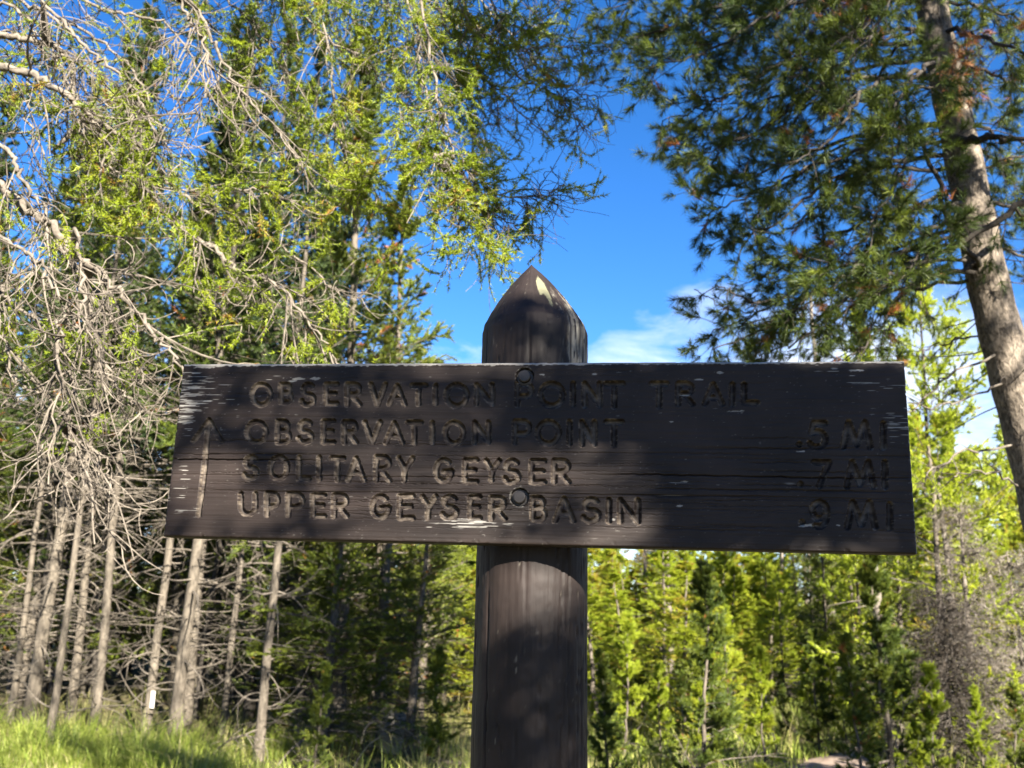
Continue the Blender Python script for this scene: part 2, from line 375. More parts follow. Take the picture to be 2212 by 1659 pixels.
for k in range(95):
    y = -BH/2+.010+rb.beta(2.2, 2.6)*.175; x0 = rb.uniform(-.6, .5); l = rb.uniform(.05, .34)
    crack(y, x0, x0+l, rb.uniform(.0008, .0026), rb.uniform(.0003, .0005), 100+k)
for k in range(30):
    y = rb.uniform(.04, .13); x0 = rb.uniform(-.6, .5); crack(y, x0, x0+rb.uniform(.03, .12), rb.uniform(.0006, .0012), .0004, 400+k)
# rounded rims
ex = np.minimum(GX+BW/2, BW/2-GX); ey = np.minimum(GY+BH/2, BH/2-GY); rr = .0035
e = np.minimum(ex, ey); rim = np.where(e < rr, rr-np.sqrt(np.clip(rr*rr-(rr-e)**2, 0, None)), 0)
chip = np.clip(smooth_noise((ny, nx), (40, 120), rb, 2)-.35, 0, 1)*np.exp(-e/.003)*.004
# counterbored holes for the bolts
hole = np.zeros((ny, nx)); hring = np.zeros((ny, nx))
for bx_, by_ in ((1133, 813), (1122, 1074)):
    a_, b_ = sp(bx_, by_); r_ = np.hypot(GX-a_, GY-b_); hole = np.maximum(hole, np.clip((.0142-r_)/.0012, 0, 1)*.0085); hring = np.maximum(hring, np.exp(-((r_-.0143)/.0011)**2))
# worn paint
sn = smooth_noise((ny, nx), (230, 45), rb, 2); sn2 = smooth_noise((ny, nx), (120, 220), rb, 2); big = smooth_noise((ny, nx), (6, 14), rb, 2)
def blob(x, y, rx, ry): 
    a, b = sp(x, y); return np.exp(-(((GX-a)/(rx/1450))**2+((GY-b)/(ry/1450))**2))
bias = .40*blob(430, 815, 70, 34)+.62*blob(400, 860, 40, 60)+.55*blob(470, 850, 90, 40)+.85*blob(405, 905, 25, 35)+.55*blob(390, 1060, 40, 90)
bias += .8*blob(1900, 830, 80, 10)+.72*blob(1945, 920, 50, 50)+.5*blob(1800, 800, 60, 20)+.6*blob(1000, 1135, 110, 16)+.7*blob(1040, 1130, 70, 10)+.4*blob(620, 816, 60, 6)
wear = np.clip((sn*.9+bias*1.25-1.28)*5, 0, 1)
wear = np.maximum(wear, np.clip((smooth_noise((ny, nx), (120, 40), rb, 1)*1.0+.10*big-1.0)*8, 0, 1)*.8)
for (x, y, rx, ry) in [(640,818,18,3.2),(630,823,10,2),(685,817,16,3.5),(1555,805,14,3.2),(1285,808,7,2.4),(1170,809,7,2),(1590,888,13,3),(1450,911,6,2),(1480,1040,9,2),(1745,1135,20,3.5),(1470,1093,9,2),(1850,800,18,2),(1480,852,12,2),(1510,820,10,1.6),(1325,1122,5,4),(445,793,30,3.5),(1730,975,8,2),(1810,1135,6,2)]:
    b_ = blob(x, y, rx, ry); wear = np.maximum(wear, np.clip((b_+sn2*.35-.42)*6, 0, 1))
top = np.exp(-((BH/2-GY)/.0040)**2)
wear = np.maximum(wear, np.clip((top*2.0+sn2*.45-.30*np.clip((GX-.05)/.3, 0, 1)-.55)*4, 0, 1))
wear = np.maximum(wear, np.clip((np.exp(-ex/.0022)+sn2*.6-.75)*3, 0, 1)*.7)
# worn floors of the letters, strongest on left and middle
lw = np.clip(1.0-(GX+.2)*.5, .45, 1.05)
gw = carve**.5*np.clip(.46*lw+smooth_noise((ny, nx), (26, 80), rb, 2)*.50+sn2*.15-.14, 0, .9)
gw = np.maximum(gw, np.clip(np.exp(-((dist-.0040)/.0011)**2)*np.clip(sn2*1.4+.45*lw-.35, 0, 1)*1.3, 0, 1))
wear = np.maximum(wear, np.clip((hring*.8+sn2*.6-.62)*3, 0, 1)*.6)
H = np.maximum(depth-lip, hole)+grain*(1-.6*carve)+crk+rim+chip+wear*.00025    # metres into the board

P3 = SCN+GX[..., None]*SA+GY[..., None]*SB+(H[..., None])*SN
dHx = np.gradient(H, gx, axis=1); dHy = np.gradient(H, gy, axis=0)
NV = nrm(-SN+dHx[..., None]*SA+dHy[..., None]*SB)
def paint_mat():
    m, t, o = newmat('brown_sign_paint')
    tcn = N(t, 'ShaderNodeTexCoord'); mpn = N(t, 'ShaderNodeMapping'); mpn.inputs['Scale'].default_value = (6, 40, 110)
    L(t, tcn, 'Object', mpn, 0)
    n1 = N(t, 'ShaderNodeTexNoise', i_Scale=3., i_Detail=6., i_Roughness=.65); L(t, mpn, 0, n1, 'Vector')
    n3 = N(t, 'ShaderNodeTexNoise', i_Scale=9., i_Detail=4., i_Roughness=.6); L(t, tcn, 'Object', n3, 'Vector')
    pc = ramp(t, [(.3, (.012, .0085, .0075)), (.7, (.027, .0188, .0164))]); L(t, n3, 0, pc, 0)
    we = N(t, 'ShaderNodeAttribute', attribute_name='wear'); gr = N(t, 'ShaderNodeAttribute', attribute_name='groove')
    m1 = N(t, 'ShaderNodeMixRGB'); L(t, gr, 'Fac', m1, 0); L(t, pc, 0, m1, 1)
    gc = ramp(t, [(.30, (.075, .058, .045)), (.70, (.185, .150, .117))]); n4 = N(t, 'ShaderNodeTexNoise', i_Scale=110., i_Detail=4.); L(t, tcn, 'Object', n4, 'Vector'); L(t, n4, 0, gc, 0)
    L(t, gc, 0, m1, 2)
    m2 = N(t, 'ShaderNodeMixRGB'); L(t, we, 'Fac', m2, 0); L(t, m1, 0, m2, 1)
    wc = ramp(t, [(.3, (.15, .14, .125)), (.7, (.33, .31, .285))]); L(t, n1, 0, wc, 0); L(t, wc, 0, m2, 2)
    p = N(t, 'ShaderNodeBsdfPrincipled', i_Roughness=.62); p.inputs['Specular IOR Level'].default_value = .25
    L(t, m2, 0, p, 'Base Color')
    b = N(t, 'ShaderNodeBump', i_Strength=.35, i_Distance=.0008); L(t, n1, 0, b, 'Height'); L(t, b, 0, p, 'Normal'); L(t, p, 0, o, 0)
    return m
MAT['paint'] = paint_mat()
PC = np.array([SCN[0]+SN[0]*.127+SA[0]*.003, SCN[1]+SN[1]*.127+SA[1]*.003])     # post axis
gz = float(ground_z(PC[0], PC[1]))
ROOT = np.array([PC[0], PC[1], gz])
sign = empty('trail_sign', ROOT, 'dark brown wooden trail sign with carved lettering bolted to a pointed round post', 'sign')
vid = np.arange(ny*nx).reshape(ny, nx)
q = np.stack([vid[:-1, :-1], vid[:-1, 1:], vid[1:, 1:], vid[1:, :-1]], -1).reshape(-1, 4)
ow = owner[:-1, :-1].ravel()
wr = wear.ravel(); grv = np.clip(gw, 0, 1).ravel(); PV = P3.reshape(-1, 3); NVV = NV.reshape(-1, 3)
def sub(name, qs, extraV=None, extraQ=None, parent=None, origin=ROOT):
    used, inv = np.unique(qs.ravel(), return_inverse=True)
    V = PV[used]; Q = inv.reshape(-1, 4); nn = NVV[used]; a = wr[used]; b = grv[used]
    me = mesh(name, V-origin, None, Q, [MAT['paint']], smooth=True, attrs={'wear': a, 'groove': b})
    me.normals_split_custom_set_from_vertices(nn.tolist())
    return link(name, me, parent)
board = sub('board', q[ow < 0], parent=sign)
for li, (ch, st, row) in enumerate(LET):
    k = ow == li
    if k.any():
        o_ = sub('carved_arrow' if ch == 'arrow' else 'carved_letter' if ch.isalpha() else 'carved_dot' if ch == '.' else 'carved_digit', q[k], parent=board)
# sides and back of the board
loopi = np.concatenate([vid[0, :], vid[1:, -1], vid[-1, -2::-1], vid[-2:0:-1, 0]])
fr = PV[loopi]; bk = fr-((fr-SCN)@SN)[:, None]*SN+SN*BT
n_ = len(loopi); Vb = np.concatenate([fr, bk]); i_ = np.arange(n_); j_ = (i_+1) % n_
Qb = np.stack([i_, i_+n_, j_+n_, j_], -1)
cb = [SCN+SA*a*BW/2+SB*b*BH/2+SN*BT for a, b in ((-1, -1), (1, -1), (1, 1), (-1, 1))]
Vb = np.concatenate([Vb, np.array(cb)]); Qb = np.concatenate([Qb, [[2*n_, 2*n_+3, 2*n_+2, 2*n_+1]]])
we_ = np.concatenate([np.clip(wr[loopi], 0, 1), np.clip(wr[loopi]*.6, 0, 1), np.zeros(4)])
me = mesh('board_edge', Vb-ROOT, None, Qb, [MAT['paint']], attrs={'wear': we_, 'groove': np.zeros(len(Vb))})
link('board_edge', me, board)

# post
PR = .0888
zt = U(1143, 572, PC[1])[2]; zs_ = zt-.128
nth = 230
zr = np.concatenate([np.linspace(-.15, 1.15-gz, 12)[:-1]+gz, np.arange(1.15, zs_, .0040), np.linspace(zs_, zt, 70)])
th = np.linspace(0, 2*math.pi, nth, endpoint=False)
TH, Z = np.meshgrid(th, zr)
prof_h = np.array([0, .12, .3, .5, .7, .85, .96, 1.0]); prof_r = np.array([1, .965, .83, .64, .41, .215, .055, .006])
hh = np.clip((Z-zs_)/(zt-zs_), 0, 1)
base = np.interp(hh, prof_h, prof_r)*PR
# hand-cut facets on the point
fac = 1-.05*np.clip(hh*3, 0, 1)*(np.cos((TH*5+.7))*.5+.5)
rp = np.random.default_rng(8)
sh = Z.shape
def wrapn(cells, oct=1):
    a = smooth_noise(sh, cells, rp, oct); k = np.clip((th-(2*math.pi-.35))/.35, 0, 1)[None]; return a*(1-k)+a[:, :1]*k
g1 = wrapn((10, 110), 2)*.0005+wrapn((5, 30), 2)*.0005+wrapn((90, 60), 2)*.0003
cr_ = np.zeros(sh)
for k in range(230):
    a0 = (rp.uniform(0, 2*math.pi) if k < 150 else rp.uniform(5.1, 6.35)) if k > 3 else (5.40, 4.58, 3.85, 5.75)[k]; z0 = rp.uniform(1.1, zt) if k > 3 else (1.0, 1.5, 1.0, 1.0)[k]; l = rp.uniform(.04, .30) if k > 3 else (.75, .5, .6, .45)[k]
    dp = rp.uniform(.001, .004) if k > 3 else .006; wd = rp.uniform(.0045, .009) if k > 3 else .012
    c = a0+np.interp(Z[:, 0], np.linspace(z0, z0+l, 12), np.cumsum(rp.normal(0, .012, 12)))
    env = np.clip(np.minimum(Z[:, 0]-z0, z0+l-Z[:, 0])/(.25*l), 0, 1)
    dth = (TH-c[:, None]+math.pi) % (2*math.pi)-math.pi
    cr_ = np.maximum(cr_, np.exp(-(dth/wd)**2)*env[:, None]*dp)
# bare weathered side (right of the point)
bare = np.exp(-(((TH-5.75+math.pi) % (2*math.pi)-math.pi)/.50)**4)*np.clip((Z-1.60)/.2, 0, 1)*np.clip((zt-.045-Z)/.03, 0, 1)
pn = wrapn((16, 120), 2); pn2 = wrapn((80, 90), 3)
wearp = np.clip((bare*(.62+.8*pn+.5*pn2)-.16)*3, 0, 1)
def pblob(a, z, ra, rz_): return np.exp(-((((TH-a+math.pi) % (2*math.pi)-math.pi)/ra)**2+((Z-z)/rz_)**2))
yel = np.clip((1.3*pblob(4.98, zt-.052, .20, .019)+1.1*pblob(5.08, zt-.078, .07, .024)+.8*pblob(4.88, zt-.068, .05, .012)+pn*.16+pn2*.16-.55)*8, 0, 1)
wearp = np.maximum(wearp, np.clip((.9*pblob(4.75, zs_-.01, .05, .06)+pn*.5-.75)*5, 0, 1)*.8)
wearp = np.maximum(wearp, np.clip((pn2-1.05)*6, 0, 1)*.35)
rad = base*fac-g1*np.clip(base/PR*1.2, 0, 1)-cr_*np.clip(base/PR, .1, 1)-bare*np.clip(pn, 0, 1)*.005-yel*.0006
wearp = wearp*np.clip(.75+1.1*wrapn((6, 150), 1), .05, 1)
PX = PC[0]-.008*hh**1.2+rad*np.cos(TH); PY = PC[1]+rad*np.sin(TH)
Vp = np.stack([PX, PY, Z], -1).reshape(-1, 3)
ii = np.arange(len(zr)-1)[:, None]*nth; jj = np.arange(nth); j2 = (jj+1) % nth
Qp = np.stack([ii+jj, ii+j2, ii+nth+j2, ii+nth+jj], -1).reshape(-1, 4)
def post_mat():
    m, t, o = newmat('brown_post_paint')
    tcn = N(t, 'ShaderNodeTexCoord'); mpn = N(t, 'ShaderNodeMapping'); mpn.inputs['Scale'].default_value = (60, 60, 5)
    L(t, tcn, 'Object', mpn, 0)
    n1 = N(t, 'ShaderNodeTexNoise', i_Scale=2.5, i_Detail=6., i_Roughness=.65); L(t, mpn, 0, n1, 'Vector')
    n3 = N(t, 'ShaderNodeTexNoise', i_Scale=7., i_Detail=4.); L(t, tcn, 'Object', n3, 'Vector')
    pc = ramp(t, [(.3, (.012, .0085, .0075)), (.7, (.027, .0188, .0164))]); L(t, n3, 0, pc, 0)
    we = N(t, 'ShaderNodeAttribute', attribute_name='wear'); ye = N(t, 'ShaderNodeAttribute', attribute_name='lichen')
    wc = ramp(t, [(.35, (.05, .043, .036)), (.62, (.27, .245, .20))]); L(t, n1, 0, wc, 0)
    m1 = N(t, 'ShaderNodeMixRGB'); L(t, we, 'Fac', m1, 0); L(t, pc, 0, m1, 1); L(t, wc, 0, m1, 2)
    m2 = N(t, 'ShaderNodeMixRGB'); L(t, ye, 'Fac', m2, 0); L(t, m1, 0, m2, 1); m2.inputs[2].default_value = (.14, .135, .085, 1)
    p = N(t, 'ShaderNodeBsdfPrincipled', i_Roughness=.6); p.inputs['Specular IOR Level'].default_value = .25
    L(t, m2, 0, p, 'Base Color')
    b = N(t, 'ShaderNodeBump', i_Strength=.5, i_Distance=.001); L(t, n1, 0, b, 'Height'); L(t, b, 0, p, 'Normal'); L(t, p, 0, o, 0)
    return m
MAT['post'] = post_mat()
me = mesh('post', Vp-ROOT, None, Qp, [MAT['post']], smooth=True, attrs={'wear': wearp.ravel(), 'lichen': yel.ravel()})
link('post', me, sign)

# bolts: hexagonal head on a round washer sunk in a worn ring
_mb, _t, _o = newmat('painted_bolt_metal'); _p = N(_t, 'ShaderNodeBsdfPrincipled', i_Roughness=.5); _n = N(_t, 'ShaderNodeTexNoise', i_Scale=260., i_Detail=4.); _c = ramp(_t, [(.4, (.022, .018, .018)), (.62, (.045, .038, .035)), (.75, (.11, .10, .09))]); L(_t, _n, 0, _c, 0); L(_t, _c, 0, _p, 'Base Color'); L(_t, _p, 0, _o, 0); MAT['bolt'] = _mb
def bolt(px, py, tilt, sunk):
    a, b = sp(px, py); c = SCN+a*SA+b*SB
    mb = MB()
    def disc(r0, r1, h0, h1, n, rot=0., tint=.5, cap=True):
        an = np.arange(n)/n*2*math.pi+rot
        ring = lambda r, h: np.array([c+SA*r*math.cos(t)+SB*r*math.sin(t)-SN*h for t in an])
        V = np.concatenate([ring(r0, h0), ring(r1, h1), [c-SN*(h1+.0003)]]); k = np.arange(n); k2 = (k+1) % n
        Q = np.stack([k, k2, k2+n, k+n], -1); T = np.stack([k+n, k2+n, np.full(n, 2*n)], -1)
        return V, (T if cap else None), Q
    V, T, Q = disc(.0128, .0125, -.0088, -.0070, 28); m1 = MB(); m1.add(V, T, Q)
    V, T, Q = disc(.0093, .0091, -.0072, .0022, 20, tilt); m2 = MB(); m2.add(V, T, Q)
    V, T, Q = disc(.0091, .0078, .0022, .0032, 20, tilt); m2.add(V, T, Q)
    r = bpy.data.objects.new('bolt', m2.me('bolt', [MAT['bolt']], False, ROOT)); COL.objects.link(r); r.parent = sign
    link('washer', m1.me('washer', [MAT['bolt']], False, ROOT), r)
bolt(1133, 813, .3, 0); bolt(1122, 1074, .1, 0)
print('sign tris', len(q)*2+len(Qp)*2)
# ------------------------------------------------------------------ near fir on the left
def Z(x, y, Y=3.0): return (x/2.678, y/2.678, Y)
def Z8(x, y, Y=3.0): return (x/2.678, 531+y/2.678, Y)
def Z4(x, y, Y=3.0): return (619+x/2.678, y/2.678, Y)
TX, TY = -2.75, 3.3       # trunk of the fir, just left of the frame
def fir_tree():
    root = empty('fir_tree', (TX, TY, float(ground_z(TX, TY))), 'old fir at the left edge with long drooping grey twigs and yellow-green sprays', 'tree')
    O = np.array(root.location)
    mb = MB()
    tz = np.linspace(0, 9.5, 24); tr = np.interp(tz, [0, .4, 5, 9.5], [.24, .18, .11, .02])
    tp = np.stack([TX+.04*np.sin(tz*1.3), TY+.05*np.cos(tz), tz], -1)
    tubes(mb, tp, tr[None], 14, .4); link('trunk', mb.me('trunk', [MAT['bark']], True, O), root)
    def trunk_at(z): return np.array([TX, TY, z])
    B = []   # control points, thickness px(2212) at start, green fraction, prepend trunk height
    B.append((Us([Z(0,205,2.9),Z(200,232,2.9),(130,108,2.95),Z(420,420,3),Z(420,570,2.9),Z(500,650,2.9),Z(600,740,2.9),Z(780,830,2.9),Z(880,930,2.9),Z(970,1050,2.9),Z(1100,1150,2.9),Z(1240,1255,2.95),Z(1480,1310,3),Z(1700,1480,3),Z(1900,1640,3),Z8(1950,250,3)]), 15, .75))
    B.append((Us([Z(-150,380,2.7),Z(60,400,2.7),Z(240,450,2.7),Z(330,520,2.7),Z(430,580,2.7),Z(520,660,2.75),Z(600,800,2.8),Z(700,960,2.8),Z(800,1010,2.8)]), 18, .4))
    B.append((Us([Z(600,900,3.1),Z(880,1150,3.0),Z(1000,1290,2.95),Z(1170,1380,2.9),Z(1300,1490,2.9),Z(1420,1600,2.9),Z8(1500,180,2.9),Z8(1680,300,2.9),Z8(1800,460,2.9),Z8(1950,660,2.9),Z8(2080,800,2.9)]), 13, .45))
    B.append((Us([Z(-80,1000,2.6),Z(170,1230,2.6),Z(320,1330,2.6),Z(450,1480,2.6),Z(560,1560,2.6),Z8(620,200,2.6),Z8(760,330,2.6),Z8(850,450,2.6),Z8(930,560,2.6),Z8(1045,690,2.6),Z8(1060,760,2.62)]), 16, .25))
    B.append((Us([Z8(-120,-120,2.3),Z8(100,0,2.3),Z8(200,80,2.3),Z8(290,200,2.3),Z8(400,350,2.3),Z8(345,450,2.3),Z8(330,700,2.3),Z8(320,1000,2.3),Z8(280,1380,2.3)]), 7, 0))
    B.append((Us([Z8(430,-100,2.5),Z8(480,200,2.5),Z8(450,430,2.5),Z8(450,600,2.5),Z8(410,900,2.5),Z8(390,1050,2.5),Z8(440,1200,2.5),Z8(520,1450,2.5)]), 7, 0))
    B.append((Us([Z(240,0,2.8),Z(400,170,2.8),Z(560,330,2.8),Z(740,470,2.8),Z(800,560,2.8),Z(890,740,2.8),Z(880,900,2.8),Z(820,1030,2.8)]), 8, .1))
    B.append((Us([Z(1040,-20,2.8),Z(1100,120,2.8),Z(1190,250,2.8),Z(1200,500,2.8),Z(1130,640,2.8),Z(1060,690,2.8)]), 7, 0))
    B.append((Us([Z(1150,60,3),Z(1250,280,3),Z(1350,450,3),Z(1500,650,3),Z(1600,760,3),Z(1700,900,3)]), 8, .3))
    B.append((Us([Z(-100,760,2.5),Z(70,900,2.5),Z(110,1000,2.5),Z(190,1130,2.5),Z(270,1210,2.5),Z(250,1400,2.5),Z(180,1600,2.5)]), 9, .1))
    B.append((Us([Z8(-60,380,2.7),Z8(0,400,2.7),Z8(60,720,2.7),Z8(140,820,2.7),Z8(260,920,2.7)]), 6, 0))
    B.append((Us([Z8(500,250,2.7),Z8(560,520,2.7),Z8(640,750,2.7),Z8(760,900,2.7),Z8(830,960,2.7)]), 7, .15))
    B.append((Us([Z8(250,-150,2.8),Z8(420,80,2.8),Z8(540,300,2.8),Z8(640,420,2.8),Z8(720,560,2.8),Z8(790,640,2.8)]), 8, .2))
    B.append((Us([Z8(420,1050,2.6),Z8(500,1150,2.6),Z8(600,1240,2.6),Z8(640,1400,2.6)]), 5, 0))
    B.append((Us([Z8(-50,200,3),Z8(60,330,3),Z8(200,420,3),Z8(330,560,3),Z8(480,640,3),Z8(600,800,3)]), 9, .2))
    B.append((Us([Z(-60,-80,3.1),Z(250,80,3.1),Z(480,180,3.1),Z(700,330,3.1),Z(850,560,3.1),Z(920,760,3.1)]), 9, .25))
    B.append((Us([Z(300,-120,3.3),Z(600,60,3.3),Z(800,90,3.3),Z(1000,170,3.3),Z(1160,420,3.3),Z(1250,700,3.3)]), 9, .45))
    B.append((Us([Z(300,880,2.9),Z(520,940,2.9),Z(800,1040,2.9),Z(1000,1090,2.9),Z(1250,1100,2.9),Z(1450,1095,2.9),Z(1600,1130,2.9),Z(1800,1200,3)]), 6, .9))
    B.append((Us([Z(-260,-60,2.9),Z(90,60,2.9),Z(280,240,2.9),Z(400,480,2.9),Z(440,700,2.9)]), 8, .2))
    B.append((Us([Z(-260,480,3.1),Z(0,560,3.1),Z(160,700,3.1),Z(260,900,3.1),Z(300,1100,3.1)]), 8, .25))
    B.append((Us([Z(-200,150,3.3),Z(150,200,3.3),Z(420,330,3.3),Z(620,540,3.3),Z(760,640,3.3)]), 8, .45))
    # overhead boughs crossing the top of the picture
    B.append((Us([Z4(-900,-900,3.1),Z4(-300,-500,3.1),Z4(100,-150,3.1),Z4(240,280,3.1),Z4(265,560,3.1),Z4(290,780,3.1),Z4(400,930,3.1),Z4(520,1050,3.1)]), 8, .7))
    B.append((Us([Z4(-700,-1100,3.0),Z4(0,-700,3.0),Z4(500,-300,3.0),Z4(740,130,3.0),Z4(760,350,3.0),Z4(850,750,3.0),Z4(860,920,3.0)]), 8, .7))
    B.append((Us([Z4(-500,-1300,2.9),Z4(300,-700,2.9),Z4(700,-250,2.9),Z4(860,480,2.9),Z4(900,680,2.9),Z4(960,850,2.9),Z4(1050,980,2.9),Z4(1150,1090,2.9),Z4(1330,1140,2.9),Z4(1480,1130,2.9),Z4(1610,1070,2.9)]), 7, .85))
    B.append((Us([Z4(-400,-1300,3.2),Z4(400,-600,3.2),Z4(900,-150,3.2),Z4(1100,170,3.2),Z4(1250,250,3.2),Z4(1400,290,3.2),Z4(1560,265,3.2),Z4(1740,300,3.2)]), 9, .85))
    B.append((Us([Z4(850,900,2.9),Z4(900,930,2.9),Z4(1010,1010,2.9),Z4(1100,1180,2.9),Z4(1300,1300,2.9),Z4(1400,1390,2.9)]), 5, .9))
    B.append((Us([Z4(880,700,2.9),Z4(960,1050,2.9),Z4(1010,1200,2.9),Z4(1120,1340,2.9),Z4(1210,1430,2.9),Z4(1280,1480,2.9)]), 4.5, .9))
    B.append((Us([Z4(500,-500,3.3),Z4(800,-50,3.3),Z4(1050,350,3.3),Z4(1200,500,3.3),Z4(1350,640,3.3),Z4(1540,820,3.3)]), 7, .9))
    B.append((Us([Z4(700,-500,3.4),Z4(1000,0,3.4),Z4(1300,400,3.4),Z4(1500,520,3.4),Z4(1620,620,3.4),Z4(1740,740,3.4)]), 7, .9))
    B.append((Us([Z4(900,-300,3.4),Z4(1250,150,3.4),Z4(1500,420,3.4),Z4(1650,520,3.4),Z4(1800,560,3.4)]), 6, .9))
    B.append((Us([Z4(1150,-200,3.2),Z4(1210,90,3.2),Z4(1330,150,3.2),Z4(1440,175,3.2),Z4(1500,80,3.2),Z4(1530,-60,3.2)]), 4.5, .6))
    B.append((Us([Z4(300,-400,3.3),Z4(600,50,3.3),Z4(800,280,3.3),Z4(980,520,3.3),Z4(1100,740,3.3),Z4(1160,890,3.3)]), 6, .9))
    B.append((Us([Z4(-400,-500,3.2),Z4(0,-20,3.2),Z4(200,200,3.2),Z4(450,350,3.2),Z4(560,520,3.2)]), 7, .9))
    B.append((Us([Z4(-200,-600,3.4),Z4(200,-100,3.4),Z4(420,150,3.4),Z4(640,420,3.4),Z4(720,700,3.4)]), 7, .9))
    B.append((Us([Z4(-800,-300,3.3),Z4(-350,0,3.3),Z4(-150,200,3.3),Z4(-20,420,3.3),Z4(60,640,3.3)]), 7, .6))
    B.append((Us([Z4(-800,-100,3.5),Z4(-500,100,3.5),Z4(-250,320,3.5),Z4(-100,600,3.5),Z4(-60,800,3.5)]), 7, .6))
    B.append((Us([Z4(600,-500,3.5),Z4(850,-120,3.5),Z4(1010,180,3.5),Z4(1080,430,3.5),Z4(1130,650,3.5)]), 6, .9))
    bare = []; green = []
    for C, wpx, gf in B:
        n = 6*len(C)
        P = spline(C, n)
        P[1:-1] += R.normal(0, .006, (n-2, 3))
        s = P[0]
        zst = min(9.2, s[2]+.1+(1.15 if s[2] > 3.6 else .35)*abs(s[0]-TX))
        tp0 = trunk_at(zst)
        link_in = spline([tp0, tp0*.45+s*.55+np.array([0, 0, .12]), s], 8)
        dv = s-CAM; px_ = 1106+F*(dv@rt)/(dv@fw); py_ = 829.5-F*(dv@up)/(dv@fw)
        if 0 < px_ < 2212 and 0 < py_ < 1659 and green:
            allp = np.concatenate([g_[0] for g_ in green]); e_ = allp[np.argmin(((allp-s)**2).sum(1))]
            link_in = np.linspace(e_, s, 8)
        PP = np.vstack([link_in[:-1], P])
        r0 = wpx*.5/F*3.0*1.1
        rr_ = np.concatenate([np.linspace(max(.02, r0*1.5), r0, 7), np.linspace(r0, .0022, n)])
        rr_ *= 1+.12*R.normal(size=len(rr_))*.6
        m1 = MB(); tubes(m1, PP, rr_[None], 8, .75); link('branch', m1.me('branch', [MAT['twig']], True, O), root)
        length = np.linalg.norm(np.diff(P, axis=0), axis=1).sum()
        green.append((P, gf, length, wpx)) 
    tw = MB(); nd = MB(); nb = MB()
    for P, gf, length, wpx in green:
        # first order twigs
        n1 = int(length*(25 if gf < .5 else 34))
        S, D, _, t = along(P[None], n1*2, .0, 1.0)
        sel_ = np.argsort(R.uniform(size=len(t))**(1/np.clip(1.05-t*(.75 if gf >= .85 else .2), .1, 2)))[::-1][:n1]; S, D, t = S[sel_], D[sel_], t[sel_]
        big = R.uniform(size=n1) < (.35 if gf < .85 else .16)
        D1 = side(D, R.uniform(.5, 1.25, n1)); D1[:, 2] -= .35 if gf > .5 else .55; D1 = nrm(D1)
        L1 = np.where(big, R.uniform(.22, .5, n1), R.uniform(.08, .24, n1))*((1.1-.5*t) if gf < .85 else (1.2-.8*t))*(1.0 if gf < .5 else .72)
        Q1 = walk(S, D1, L1, 7, -.05, .34 if gf < .85 else .16, .09)
        r1 = np.linspace(1, .45, 7)[None]*np.where(big, .0034, .0022)[:, None]*(1 if gf < .5 else .75)
        tubes(tw, Q1, r1*R.uniform(.7, 1.25, n1)[:, None], 4, R.uniform(-.2, 1, n1))
        # second order
        S, D, i2, t2 = along(Q1, 5, .15, 1.0)
        keep = R.uniform(size=len(S)) < np.where(big[i2], 1., .5); S, D, i2, t2 = S[keep], D[keep], i2[keep], t2[keep]
        D2 = side(D, R.uniform(.4, 1.1, len(S))); D2[:, 2] -= .12; L2 = R.uniform(.05, .20, len(S))
        Q2 = walk(S, nrm(D2), L2*1.15, 7, R.choice([-.05, .05], len(S)), .50, .08)
        tubes(tw, Q2, np.linspace(.0019, .0009, 7)[None]*(1 if gf < .5 else .8), 3, R.uniform(-.3, 1.0, len(S)))
        # foliage: shoots on some twigs; clumped by a slow variation along the bough
        ph = R.uniform(0, 6.28)
        g2 = (1 if gf < .85 else np.clip(1.25-.95*t[i2], .3, 1))*np.clip(gf+.35*np.sin(t[i2]*9+ph)*(gf < .85)+.25*(t[i2]-.5), 0, 1)*(gf > 0)
        cl = np.sin(S[:, 0]*17+1)*np.sin(S[:, 2]*15)*np.sin(S[:, 1]*9+2)+.5*np.sin(S[:, 0]*41+S[:, 2]*33)
        k = R.uniform(size=len(S)) < np.clip(g2**1.25*(.78+.75*cl), 0, 1)
        if k.any():
            Qg = Q2[k]
            S3, D3, i3, t3 = along(Qg, 3, .15, 1.0)
            D3 = side(D3, R.uniform(.5, 1.0, len(S3)), .6); L3 = R.uniform(.045, .11, len(S3)); D3[:, 2] -= .15; D3 = nrm(D3)
            E3 = S3+D3*L3[:, None]
            base_t = np.clip(R.normal(.66, .12, len(Qg)) - .10*(wpx < 1), 0, .85)
            dry = R.uniform(size=len(Qg)) < .04; base_t = np.where(dry, .96, base_t)
            needles(nd, S3, E3, 36, .018, .0036, .85, base_t[i3], .45)
            # along the twig itself
            needles(nd, Qg[:, 2], Qg[:, 4], 34, .018, .0030, .85, base_t, .45)
            needles(nd, Qg[:, 4], Qg[:, -1], 34, .018, .0030, .8, base_t+.08, .45)
            tubes(nb, np.stack([S3, E3], 1), .0009, 3, .4)
    link('twigs', tw.me('twigs', [MAT['twig']], False, O), root)['kind'] = 'stuff'
    link('green_shoots', nb.me('green_shoots', [MAT['twig']], False, O), root)['kind'] = 'stuff'
    link('needles', nd.me('needles', [MAT['fir']], False, O), root)['kind'] = 'stuff'
    print('fir', tw.ntri(), nd.ntri(), nb.ntri())
fir_tree()

